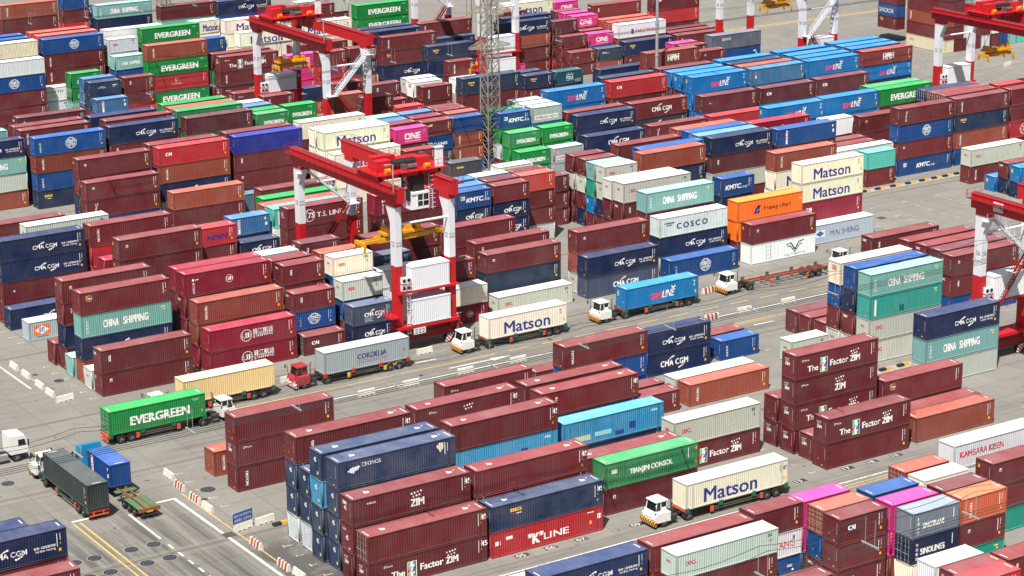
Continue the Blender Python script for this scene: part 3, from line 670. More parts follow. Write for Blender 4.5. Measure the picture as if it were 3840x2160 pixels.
# one line per stack: x y length tier-height container:marking[,...] from the top down, ? = a lower one nobody sees; after the bar 1 = stands for itself, 2 = one of the small far ones, 0 = hidden behind others
STACKS = '''
137.62 137.20 20 2.783 r ? ? | 1 0 0
138.77 140.14 20 2.590 m:p ? ? | 1 0 0
145.14 140.17 20 2.590 m:tex ? ? | 1 0 0
138.54 142.75 20 2.590 w ? ? | 1 0 0
123.84 146.88 20 2.590 m ? ? | 2 0 0
145.12 152.90 20 2.670 S:sinotrans n:Dsinolines y | 1 1 2
151.57 152.90 20 2.687 o2:triton m:p T:cst | 1 1 2
138.23 155.70 20 2.687 m:caib m m:caib | 1 1 1
144.90 155.70 20 2.693 p p b | 1 2 2
151.64 155.70 20 2.673 d ? ? | 1 0 0
120.73 158.50 40 2.530 G:oocl m ? | 1 1 0
138.58 158.50 20 2.657 b:Dtex B m:tecend | 1 2 2
144.95 158.50 20 2.730 B2 ? ? | 1 0 0
151.72 158.50 20 2.737 y ? ? | 1 0 0
161.14 158.50 40 2.657 m:p m T:gtx | 1 2 2
107.28 161.30 40 2.553 n2:cma m ? | 1 2 0
120.06 161.30 40 2.567 m m ? | 1 2 0
132.25 161.30 20 2.710 m w:ng B:smalltxt | 1 1 2
138.37 161.30 20 2.680 p:D p:D k:D | 1 2 2
151.68 161.30 20 2.743 b:D ? ? | 1 0 0
105.80 164.20 40 3.000 w ? | 2 0
118.83 164.20 40 3.000 m ? | 2 0
161.25 164.20 40 2.713 w:kambara w:kambara2 ? | 1 2 0
101.34 182.50 45 2.865 m:D45 m:zf | 1 1
115.66 182.50 45 2.795 N2:seaco45 r:kline | 1 1
159.79 182.50 40 2.985 m:zf m | 1 1
173.81 183.25 40 3.000 b | 1
115.70 185.40 45 2.843 m:45 m ? | 1 2 0
131.74 185.40 40 2.905 g2:tianjin m:p | 1 1
160.20 185.40 40 3.000 m:zimend | 2
101.31 185.42 45 2.890 m:zim45 m:end6 m:zim | 1 1 2
173.87 185.71 40 3.000 m | 1
101.42 188.34 45 2.905 N2:cronos N2:e45 N2:e45 N2:e45 | 1 1 2 2
159.93 188.34 40 2.925 m:zf m:zim m:zf m:zimend | 1 1 1 2
130.20 188.40 45 2.790 m:45 ? | 1 0
173.58 188.52 40 3.000 m:caru m | 1 2
101.12 191.26 45 2.930 N2:e45 L2:e45 N2:e45 N2:e45 | 1 2 2 2
145.19 191.26 40 2.975 G2:oocl m:zf | 1 1
159.86 191.26 40 2.955 m m:zimend | 2 2
62.99 191.47 40 2.895 m m | 1 0
101.40 194.18 45 2.907 N2:e45 N2:e45 w2:e45 | 2 2 2
63.28 194.93 40 2.897 n:cma m ? | 1 2 0
101.37 197.10 45 2.908 m:tex45 N2:e45 N2:e45 w2:e45 | 1 2 2 2
119.92 197.14 45 3.000 m:45 L2:cream ? | 1 1 0
188.06 197.20 40 3.000 n:cma t:cs G2 | 1 1 1
60.50 197.44 40 2.897 n ? ? | 2 0 0
134.80 197.63 45 3.000 L2:rust ? | 1 2
138.67 207.80 45 2.925 m:p45 ? | 1 2
152.45 207.80 20 2.660 m | 1
160.00 207.80 40 2.790 b:triton | 1
188.31 207.80 40 2.950 t:cs T2:csv G2:oocl G2:oocl | 1 1 1 1
152.38 210.70 20 2.720 m | 2
160.10 210.70 40 2.710 G2:oocl | 1
188.40 210.70 40 2.970 B n m:texend G2:oocl | 1 2 2 2
138.60 210.78 45 3.000 m:45 ? | 1 0
123.83 211.02 45 3.000 m:zimdots ? | 1 0
102.61 213.60 40 2.877 m m:zim m:triton | 1 1 1
145.82 213.60 40 2.873 m:triton B ? | 1 2 2
180.59 213.60 20 2.890 G2:oocl | 1
188.36 213.60 40 2.998 y:endtxt B m G2:oocl | 1 2 2 2
130.98 216.50 40 2.910 m:zimcom ? | 1 0
210.66 216.50 40 2.853 m:p m:texc B | 1 1 1
188.97 216.80 40 3.000 m | 2
102.62 219.30 20 2.920 b:triton | 1
159.91 219.40 40 2.875 n:cma n:cma2 | 1 1
173.91 219.40 20 2.650 B:cosv | 1
211.15 219.40 40 2.857 d ? ? | 1 0 0
189.03 219.93 40 3.000 m | 2
147.43 222.30 40 2.810 m | 2
173.87 222.30 20 2.670 m | 2
211.32 222.30 40 2.860 m:texend ? ? | 1 0 0
189.06 222.58 40 3.000 d | 1
210.74 225.02 40 2.897 m ? ? | 1 0 0
207.87 229.25 40 2.897 m:tex ? ? | 1 0 0
103.27 251.50 40 2.940 m:tex m:p | 1 1
117.95 251.50 40 2.880 j:jj j:jj | 1 1
131.19 251.50 20 2.550 m:caiD | 1
138.45 251.50 20 2.645 S3:cmabox n:cma20 | 1 1
153.12 251.50 20 2.565 y j:jjs | 1 1
160.87 251.50 40 2.790 G2:oocl | 1
175.58 251.50 40 2.960 n:cma S3:cmac | 1 1
190.23 251.81 40 3.000 B:coscov | 1
204.88 252.00 40 3.000 m:p w:full | 1 1
117.77 254.48 40 2.917 b2:triton b2 j | 1 2 2
131.39 254.48 20 2.517 m:tex B:cosco m | 1 1 2
153.15 254.48 20 2.637 m m ? | 1 2 2
176.01 254.48 40 2.943 m:p b G2:oocl | 1 2 2
190.20 254.48 40 2.890 w2:cosco n:cma ? | 1 1 2
204.29 254.48 40 3.000 o:hapag o m | 1 2 2
103.13 254.50 40 2.590 G2:oocl | 2
138.66 254.50 20 2.670 G2:oocl B ? | 1 2 2
160.95 254.50 40 2.667 m:p N ? | 1 1 2
219.08 254.99 40 3.000 S4:minsheng | 1
103.40 257.46 40 2.930 m:caru t:cs n:cma b | 1 1 1 2
117.56 257.46 40 2.942 j:jjs m:texend m j | 1 2 2 0
131.57 257.46 20 2.643 m:tex m ? ? | 1 2 2 0
161.04 257.46 40 2.967 m:triton m ? | 1 2 0
190.01 257.46 40 2.950 t:cs m ? ? | 1 2 2 0
218.73 257.46 40 2.993 y:mat y:mat j:cai ? | 1 1 1 2
264.44 257.46 20 2.595 L:smend n | 2 2
138.93 257.50 20 2.625 y:oocl B ? ? | 1 2 0 0
145.83 257.50 20 2.500 w w ? | 1 1 2
146.58 260.40 20 2.920 S3:cma20 n ? | 1 0 0
206.01 260.40 20 2.752 B2:kmtcr n ? ? | 1 2 0 0
117.86 260.44 40 2.917 j m ? ? | 1 2 2 0
131.36 260.44 20 2.652 m m ? ? | 2 2 0 0
264.87 260.44 20 2.600 m:texend n | 2 2
103.19 260.50 40 2.630 t | 2
138.76 260.50 20 2.610 b m ? ? | 2 0 0 0
264.53 263.05 20 2.500 L:smend | 2
137.25 263.40 20 2.833 d:tex m ? ? | 1 0 0 0
146.96 263.40 40 2.645 m m m ? | 1 2 2 2
103.60 263.42 40 2.958 m:p m:tal n m | 1 2 2 2
131.02 263.42 20 2.667 w:rusty m ? ? | 2 0 0 0
190.29 263.42 40 2.998 G2:oocl m:tex ? ? | 1 2 0 0
103.22 266.40 40 2.910 m | 2
161.22 266.40 40 2.980 m m ? | 1 2 0
190.30 266.40 40 2.955 G2:patch m ? ? | 1 2 2 0
221.02 266.40 40 2.920 b:triton y:mat y ? | 1 2 2 0
264.98 269.22 40 2.895 G2:oocl m:triton | 1 1
249.58 277.30 20 2.900 t2 m | 1 1
104.21 277.70 40 2.580 S4:min | 1
117.62 277.70 40 2.925 m:p m:p ? ? | 1 1 2 0
156.98 277.70 40 3.000 j:jjs m:triton m:triton ? | 1 1 0 0
170.52 277.70 20 2.620 B2:kmtc n:cma20 ? ? | 1 2 0 0
177.18 277.70 20 2.643 m n:cma20 n:cma20 ? | 1 1 2 0
197.15 277.70 20 2.672 G2:oocl G2 ? ? | 1 2 2 2
204.12 277.70 40 2.935 b N ? ? | 1 2 0 0
258.64 279.84 40 2.895 m:ues B:cosco m:p B2:kmtc | 1 1 1 1
271.85 280.19 40 2.895 m:Dtriton N:seaco b:triton B | 1 1 1 2
245.79 280.50 40 3.000 G2 m | 2 0
284.86 280.55 40 2.895 m m r:ts m | 2 2 2 2
130.38 280.68 20 2.640 r:hmm20 m ? ? | 1 2 0 0
137.09 280.68 20 2.523 n:cma20 ? ? | 1 0 0
144.42 280.68 40 2.837 m:ts m m ? | 1 1 2 0
220.00 280.68 40 2.873 n:cma d:tex ? ? | 1 1 2 2
233.37 280.68 40 2.792 B2:pilv m b ? | 1 2 0 0
171.54 280.70 20 2.607 B3 n ? ? | 2 0 0 0
177.66 280.70 20 2.647 d m ? ? | 2 0 0 0
183.89 280.70 20 2.645 r2 m ? ? | 1 2 2 2
197.34 280.70 20 2.632 t:patch T ? ? | 2 2 2 2
206.09 280.70 40 2.902 B N ? ? | 2 0 0 0
244.63 283.40 40 3.000 m m | 2 0
272.28 283.38 40 2.895 m:D ? ? ? | 2 0 0 0
104.02 283.66 40 2.890 n:cma | 1
219.64 283.66 40 2.853 L4:rust ? ? ? | 2 0 0 0
117.87 283.70 20 2.500 j ? ? | 2 0 0
137.21 283.70 20 2.592 B3:pil n ? ? | 1 2 0 0
143.77 283.70 40 2.703 t2:csv w ? ? | 2 2 0 0
171.53 283.70 20 2.643 B3 n ? ? | 2 0 0 0
177.65 283.70 20 2.667 S2 m ? ? | 2 0 0 0
184.41 283.70 20 2.615 d m ? ? | 2 0 0 0
197.67 283.70 20 2.632 m G2 ? ? | 2 2 2 2
204.06 283.70 40 2.985 m B ? ? | 1 0 0 0
285.78 284.60 40 2.897 r ? ? ? | 2 0 0 0
272.35 285.88 40 2.895 m:D ? ? ? | 2 0 0 0
245.11 286.40 40 3.000 m m | 2 0
143.83 286.60 40 2.655 b ? ? ? | 2 0 0 0
183.81 286.60 20 2.683 y m ? ? | 2 0 0 0
197.54 286.60 20 2.652 m:txt G2 ? ? | 2 2 2 2
104.33 286.64 40 2.902 n:cma n:cma m:dot ? | 1 1 1 2
117.26 286.64 40 2.945 m:triton r ? ? | 1 2 2 0
190.65 286.64 20 2.650 d m ? | 2 2 2
219.99 286.64 40 2.850 B ? ? ? | 2 0 0 0
232.86 286.64 40 2.800 j:jjs m ? ? | 1 0 0 0
272.23 288.35 40 2.897 n:D ? ? ? | 2 0 0 0
250.82 289.40 20 3.000 w m ? | 2 2 0
145.31 289.60 40 2.700 g ? ? ? | 1 0 0 0
220.00 289.62 40 2.820 b ? ? ? | 2 0 0 0
258.91 289.62 40 2.823 m:p m ? | 1 2 0
110.45 292.60 40 2.865 G2:oocl ? ? ? | 1 0 0 0
146.47 292.60 40 2.835 m ? ? ? | 1 2 0 0
240.94 292.60 40 2.917 L:sm L ? ? | 1 2 0 0
253.19 292.60 40 2.958 L:sm L:sm ? ? | 1 2 0 0
265.57 292.60 40 2.960 g:ever m:triton ? ? | 1 2 0 0
266.47 296.20 40 2.895 g2 ? ? ? | 2 0 0 0
211.02 312.14 20 2.590 S2:kambara S2 | 2 2
191.21 312.87 20 2.590 k:tex2 ? | 1 2
204.79 312.94 20 2.590 g:ever g | 1 2
218.84 313.60 40 2.915 n:cma2 n | 1 2
232.32 313.60 40 2.975 m:ues m | 1 0
245.62 313.60 40 2.990 r:cai m | 1 0
184.61 315.93 20 2.500 m:triton ? ? | 1 1 2
113.58 316.60 40 2.870 m ? | 1 0
171.79 316.60 40 2.870 y:mat y:mat y | 1 1 1
205.25 316.60 20 2.557 g2:ever g:ever ? | 1 2 2
211.97 316.60 20 2.583 g:ever g:ever ? | 1 2 0
218.99 316.60 40 2.957 n:cma n ? | 1 2 0
245.92 316.60 40 2.987 d:dot L ? | 1 2 0
259.26 316.60 40 2.943 d:cai L ? | 1 2 0
272.28 316.60 40 2.990 d:cai L ? | 1 2 0
144.87 319.55 40 2.780 b m | 1 1
171.53 319.55 40 2.915 y:mat y:mat y ? | 1 2 2 0
184.96 319.55 20 2.590 p:one d ? ? | 1 2 0 0
205.22 319.55 20 2.623 B2:kmtc g:ever ? ? | 1 2 2 2
211.74 319.55 20 2.680 S2:kambara B3 ? ? | 1 2 0 0
245.83 319.55 40 2.982 L:sm L L ? | 1 2 2 0
259.17 319.55 40 2.965 L5:smv L ? ? | 1 2 0 0
272.33 319.55 40 2.965 L:sm ? ? ? | 1 2 0 0
218.93 319.60 40 2.990 m ? ? | 2 0 0
232.48 319.60 40 2.940 m:cmac k:cmac ? | 1 2 0
131.81 322.50 40 2.807 m:p m:ues B | 1 1 2
149.17 322.50 40 2.790 S5:cmac | 2
191.69 322.50 20 2.555 m:bison B:culines k ? | 2 2 2 2
197.81 322.50 20 2.538 B2:plain b:triton b:triton ? | 1 2 2 2
205.35 322.50 20 2.598 g2 ? ? ? | 2 2 2 2
211.79 322.50 20 2.680 w ? ? ? | 2 0 0 0
245.67 322.50 40 2.982 L ? ? ? | 2 2 0 0
259.16 322.50 40 2.965 b ? ? ? | 2 0 0 0
272.84 322.50 40 2.980 L ? ? ? | 2 0 0 0
288.41 322.50 40 2.835 m2:hmm L:sm ? ? | 1 1 2 0
171.74 322.60 40 2.890 y y y ? | 2 2 2 0
184.88 322.60 20 2.645 m ? ? ? | 2 0 0 0
131.96 325.45 40 2.873 m:p m N ? | 1 2 2 2
145.50 325.45 40 2.865 r:cai b:triton n:cma ? | 1 1 1 2
158.62 325.45 40 2.893 B4:bb m:tex m:p n | 1 1 1 2
211.92 325.45 20 2.683 S2 ? ? ? | 2 0 0 0
218.84 325.45 40 2.905 L:sm L:sm ? ? | 1 2 0 0
232.44 325.45 40 2.930 r:cai m:triton ? ? | 1 2 0 0
259.01 325.45 40 2.973 n ? ? ? | 2 0 0 0
288.05 325.45 40 2.877 L ? ? ? | 2 0 0 0
184.88 325.50 20 2.620 B3 ? ? ? | 2 0 0 0
191.68 325.50 20 2.595 j ? ? ? | 2 0 0 0
198.61 325.50 20 2.570 b ? ? ? | 2 0 0 0
247.71 328.40 40 2.805 L ? ? ? | 2 2 0 0
275.30 328.40 40 2.805 L ? ? ? | 2 0 0 0
288.31 328.40 40 2.882 L ? ? ? | 2 0 0 0
145.21 328.50 40 2.865 m ? ? ? | 2 2 0 0
158.52 328.50 40 2.902 m ? ? ? | 2 0 0 0
172.02 328.50 40 2.913 y:matlow ? ? ? | 1 2 2 2
184.92 328.50 20 2.655 t ? ? ? | 2 0 0 0
191.45 328.50 20 2.643 B3 ? ? ? | 2 0 0 0
198.29 328.50 20 2.580 m ? ? ? | 2 0 0 0
247.47 331.35 40 2.835 d ? ? ? | 2 0 0 0
261.26 331.35 40 2.820 L ? ? ? | 2 0 0 0
274.87 331.35 40 2.848 L ? ? ? | 2 0 0 0
288.16 331.35 40 2.897 L ? ? ? | 2 0 0 0
198.96 331.50 20 2.538 m ? ? ? | 2 0 0 0
241.83 341.50 40 2.897 N n ? | 2 0 0
131.85 342.80 40 2.905 B:coscov b2:triton B:cosv N:seaco | 1 1 1 1
144.74 342.80 40 2.953 n:cma m:triton ? ? | 1 2 0 0
158.44 342.80 40 2.885 d g ? ? | 1 2 0 0
171.42 342.80 20 2.645 g2:ever g ? ? | 2 0 0 0
212.37 342.80 40 2.950 N:seaco m ? ? | 1 1 2 0
254.36 344.80 40 2.855 m2:hmm b ? ? | 1 2 0 0
119.22 345.75 40 2.822 n:cma t:cs G2 b | 2 2 2 2
171.54 345.75 20 2.643 g ? ? ? | 2 0 0 0
178.38 345.75 20 2.647 g:ever g ? ? | 1 2 0 0
193.69 345.75 20 2.530 m:D m:D ? ? | 1 2 0 0
199.81 345.75 20 2.537 r ? ? | 2 0 0
205.88 345.75 20 2.652 m:triton m ? ? | 1 2 0 0
227.63 345.75 20 2.522 N:seaco m:triton ? ? | 1 2 0 0
234.30 345.75 20 2.515 T3:folk m ? ? | 2 2 0 0
267.74 345.75 20 2.547 m:p ? ? ? | 2 0 0 0
246.05 348.40 40 2.900 n n ? | 2 0 0
131.79 348.70 40 2.958 m:triton ? ? ? | 1 2 2 2
146.58 348.70 40 2.888 m ? ? ? | 2 0 0 0
159.55 348.70 40 2.890 g2 ? ? ? | 1 2 0 0
189.50 348.70 20 2.645 b:D b:D ? ? | 1 2 0 0
205.49 348.70 20 2.752 w:endtxt ? ? ? | 2 2 0 0
227.20 348.70 20 2.555 N ? ? ? | 2 0 0 0
118.61 351.65 40 2.900 t ? ? ? | 2 0 0 0
159.71 351.65 40 2.868 b ? ? ? | 2 0 0 0
172.87 351.65 20 2.520 B3 ? ? ? | 2 0 0 0
199.97 351.65 20 2.560 m:D m ? | 2 0 0
267.97 351.65 20 2.562 m ? ? ? | 2 0 0 0
275.06 351.65 40 2.873 k3:geseaco B:smalltxt ? ? | 1 2 0 0
131.85 351.70 40 2.970 m ? ? ? | 2 0 0 0
145.08 351.70 40 2.953 n:cma ? ? ? | 2 0 0 0
206.09 351.70 20 2.763 G2 ? ? ? | 2 2 0 0
159.66 354.60 40 2.895 g ? ? ? | 2 0 0 0
172.75 354.60 20 2.530 w ? ? ? | 2 0 0 0
200.46 354.60 20 2.545 d:tex ? ? ? | 2 2 0 0
267.80 354.60 20 2.580 p ? ? ? | 2 0 0 0
194.22 357.55 20 2.655 m ? ? ? | 2 2 0 0
134.90 357.60 40 2.993 d:tex ? ? ? | 1 0 0 0
180.25 357.60 20 2.500 m:triton ? ? ? | 2 0 0 0
242.13 377.04 20 2.590 p:one ? | 2 0
198.52 380.75 20 2.590 n:sm20 r | 2 2
268.68 380.88 20 2.590 N3:sm20 b | 2 2
275.74 381.13 40 2.895 n:seaco m:p | 1 2
289.18 381.17 40 2.895 m:p m | 2 0
186.27 381.58 40 2.895 m:zimend m | 2 0
262.47 381.81 20 2.500 m:dot m | 2 2
234.29 381.02 20 3.000 w | 2
234.46 383.49 20 3.000 m:triton m | 1 2
159.39 382.55 20 2.570 B3:pilv m ? | 1 2 0
245.56 384.50 20 3.000 w w ? | 1 2 2
289.72 384.77 40 2.895 m ? | 2 0
276.73 385.09 40 2.897 w:yang b ? | 1 2 0
159.49 385.50 20 2.583 N:dstar N ? ? | 1 2 2 0
166.30 385.50 20 2.612 m:tex m r ? | 1 2 2 0
206.57 385.50 20 2.655 m r:hmm20 ? ? | 1 2 2 2
213.18 385.50 20 2.667 m N b ? | 2 2 2 2
231.17 385.97 40 3.000 N:seaco n ? | 1 2 2
262.93 385.50 20 2.533 m m ? | 2 2 2
269.71 385.50 20 2.500 p:one ? ? | 2 2 0
290.04 388.28 40 2.895 m ? | 2 0
159.52 388.45 20 2.640 B3 B3 ? ? | 2 2 2 0
187.09 388.45 40 2.870 m:zf m:triton m:zim ? | 1 1 2 0
201.42 388.45 20 2.540 p:Done p:D p:D p:D | 2 2 2 0
222.41 388.47 40 2.857 m:triton m:caru n:cma ? | 1 1 1 2
249.69 388.45 40 2.828 n:cma b m:p m | 1 2 2 2
262.74 388.45 20 2.600 d m m ? | 2 2 2 2
269.66 388.45 20 2.567 m ? ? | 2 0 0
276.89 388.45 40 2.910 r2 ? ? | 2 0 0
173.71 391.40 40 2.932 b:triton g:ever r:laden g:ever ? | 1 1 1 1 0
186.99 391.40 40 2.900 m ? ? ? | 2 2 2 0
203.87 391.40 40 2.828 m ? ? ? | 1 0 0 0
252.42 391.40 40 2.913 n ? ? ? | 2 0 0 0
269.71 391.40 20 2.578 p:one ? ? ? | 2 2 0 0
276.98 391.40 40 2.947 r2 ? ? | 2 0 0
142.47 394.35 40 2.842 w2 B:cosco m:p m ? | 1 1 1 2 2
159.46 394.35 20 2.643 g:ever g:Dever t ? | 2 2 2 0
168.38 394.35 20 2.548 t:cs B:plain ? ? ? | 2 2 0 0 0
222.39 394.35 40 2.897 n:cma m ? ? | 2 2 2 0
235.18 394.35 40 2.870 N ? ? | 2 0 0
269.49 394.35 20 2.638 p ? ? ? | 2 0 0 0
277.03 394.35 40 2.877 m:tex r ? ? | 1 0 0 0
292.60 394.35 40 2.917 m:bison r:p ? ? | 2 1 2 0
154.33 397.30 20 2.630 w:hl w2:oocl ? | 2 2 0
208.17 397.30 40 2.868 y:mat y:mat ? ? ? | 1 2 0 0 0
222.06 397.30 40 2.925 n ? ? ? | 2 2 0 0
236.13 397.30 40 2.868 m:triton d ? ? | 1 2 0 0
269.51 397.30 20 2.643 m ? ? ? | 2 0 0 0
259.71 403.20 20 2.632 m ? ? ? | 2 0 0 0
262.34 406.24 40 2.895 y:mat y ? ? | 1 0 0 0
276.30 408.03 20 2.590 p:one ? ? ? | 2 0 0 0
147.35 409.70 40 2.922 y2 ? ? ? ? | 1 2 0 0 0
160.72 409.70 40 2.896 B:cosco m:triton m:triton ? ? | 1 1 2 2 0
173.91 409.70 20 2.614 w2:oocl G2 ? ? ? | 1 2 2 0 0
180.97 409.70 40 2.884 g:ever g ? ? ? | 1 2 0 0 0
201.80 409.70 40 2.857 y:mat y m ? | 1 2 2 2
228.66 409.70 40 2.846 g:ever g:ever ? ? ? | 1 2 2 0 0
200.28 412.60 40 2.732 y:mat y y ? ? | 1 2 2 0 0
160.80 412.65 40 2.948 r2 ? ? ? ? | 2 2 0 0 0
174.51 412.65 40 2.878 w2 ? ? ? ? | 2 0 0 0 0
193.98 412.65 20 2.620 B N ? ? | 2 2 0 0
148.19 415.60 40 2.842 B ? ? ? ? | 2 0 0 0 0
174.75 415.60 20 2.522 w ? ? ? ? | 0 0 0 0 0
214.46 415.60 40 2.864 m ? ? ? ? | 1 2 0 0 0
148.17 418.55 40 2.872 B ? ? ? ? | 2 0 0 0 0
161.66 418.55 40 2.876 r2 ? ? ? ? | 2 0 0 0 0
195.70 418.55 20 2.614 y:mat y ? ? ? | 2 2 0 0 0
219.39 418.55 40 2.916 G2:oocl ? ? ? ? | 2 2 0 0 0
207.06 429.69 40 2.896 n:cma B ? ? ? | 1 2 2 0 0
194.81 431.13 40 2.896 m t ? ? ? | 1 2 0 0 0
184.74 440.17 40 2.896 t:cs n ? ? ? | 1 1 0 0 0
188.65 449.15 40 2.895 n:cma n ? ? | 0 0 0 0
167.77 449.50 40 2.980 b:triton m ? ? ? | 1 1 2 0 0
168.85 453.22 40 2.895 d:jjs r ? ? | 0 0 0 0
169.29 460.54 40 2.895 m ? ? ? | 0 0 0 0
185.91 461.66 20 2.590 B ? ? ? ? | 2 2 2 0 0
188.07 464.96 20 2.590 B3:pilv B3:pilv ? ? | 2 2 0 0
'''
def seeded(*a): return random.Random(str(a))
HIDCOL = ['m'] * 10 + ['d', 'b', 'b2', 'r', 'n', 'n', 'N', 'B', 'B2', 'w2', 'G2', 'g', 'L']
BOXES = []    # every container: dict(x, y, z, h, L, c, key, door, stack, tier, n)
for si, line in enumerate([s_ for s_ in STACKS.strip().splitlines() if s_.strip()]):
    a, vv = line.split('|'); a = a.split(); vv = vv.split(); x, y, L, h = float(a[0]), float(a[1]), int(a[2]), float(a[3]); n = len(a) - 4
    for ti, t in enumerate(a[4:]):
        rg = seeded(si, ti)
        if t == '?': c, key = rg.choice(HIDCOL), ''
        else: c, key = (t.split(':') + [''])[:2]
        door = key.startswith('D') or key in ('caiD',)
        dx, dy = (0, 0) if ti == n - 1 else (rg.uniform(-.045, .045), rg.uniform(-.03, .03))
        BOXES.append(dict(x=x + dx, y=y + dy, z=(n - 1 - ti) * h + 0.002, h=h - 0.004, L=L, c=c, key=key, door=door, s=si, t=ti, n=n, rg=rg, hid=t == '?', show=int(vv[ti])))
def decal_for(b):
    key, c, L = b['key'], b['c'], b['L']
    pale = c in ('w', 'w2', 'W', 'y', 'y2', 'G', 'G2', 't', 'S2', 'S4', 'be', 't2')
    end = {'e45': 'e45', 'e6': 'e6', 'end6': 'end6', 'zimend': 'zimend', 'texend': 'tecend', 'tecend': 'tecend', 'endtxt': 'endtxt', 'smend': 'smend', 'zf': 'zimend', 'zim': 'zimend', 'zim45': 'zimend45', 'oocl': 'ooclend', 'ts': 'ts', 'tex': 'tecend', 'patch': 'ooclend', 'texc': 'tecend'}.get(key, 'stdw' if pale else ('stdy' if key == 'p' else 'std'))
    if key == 'kline' or c in ('L',): end = 'smend' if c == 'L' else 'std'
    if b['door']: end = None
    if c in ('G2', 'G') and key == '': end = 'ooclend'
    roof = '45' if L == 45 and c in ('m', 'N2') else ('std' if not pale else None)
    k = {'e45': '45', 'e6': '45', 'end6': '45', 'zimend': 'zimcom', 'texend': 'tex', 'tecend': 'tex', 'endtxt': 'plain', 'smend': 'sm', 'D': '', 'w2cosco': '', 'cosco': 'cosco', 'rusty': 'plain', 'patch': 'oocl', 'Dtex': '', 'Dever': 'ever', 'min': 'min'}.get(key, key)
    if c == 'w2' and key == 'cosco': k = 'coscodark'
    if k == '': k = 'plain' if pale else '-'
    return k, end, roof, L
def colour_of(b):
    c, age = PAL[b['c']]; v = b['rg'].uniform(.88, 1.12); q = lin(c); j = [b['rg'].uniform(.95, 1.05) for _ in range(3)]
    return (min(q[0] * v * j[0], .86), min(q[1] * v * j[1], .86), min(q[2] * v * j[2], .86), max(0, min(1, age * b['rg'].uniform(.6, 1.5))))
def build_container(b, label=None, rot=0.0, loc=None):
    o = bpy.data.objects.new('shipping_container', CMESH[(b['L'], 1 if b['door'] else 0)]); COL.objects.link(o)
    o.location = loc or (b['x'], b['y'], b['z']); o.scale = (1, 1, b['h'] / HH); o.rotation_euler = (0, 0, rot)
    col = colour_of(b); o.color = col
    tag(o, label, 'container', 'shipping containers stacked in the yard')
    me = decal_mesh(*decal_for(b))
    if me:
        d = bpy.data.objects.new('lettering', me); COL.objects.link(d); d.parent = o
    if b['door']:
        for dm, rm in DOORS:
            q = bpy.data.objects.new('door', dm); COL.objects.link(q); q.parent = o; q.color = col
            r = bpy.data.objects.new('lock_rods', rm); COL.objects.link(r); r.parent = q
    return o
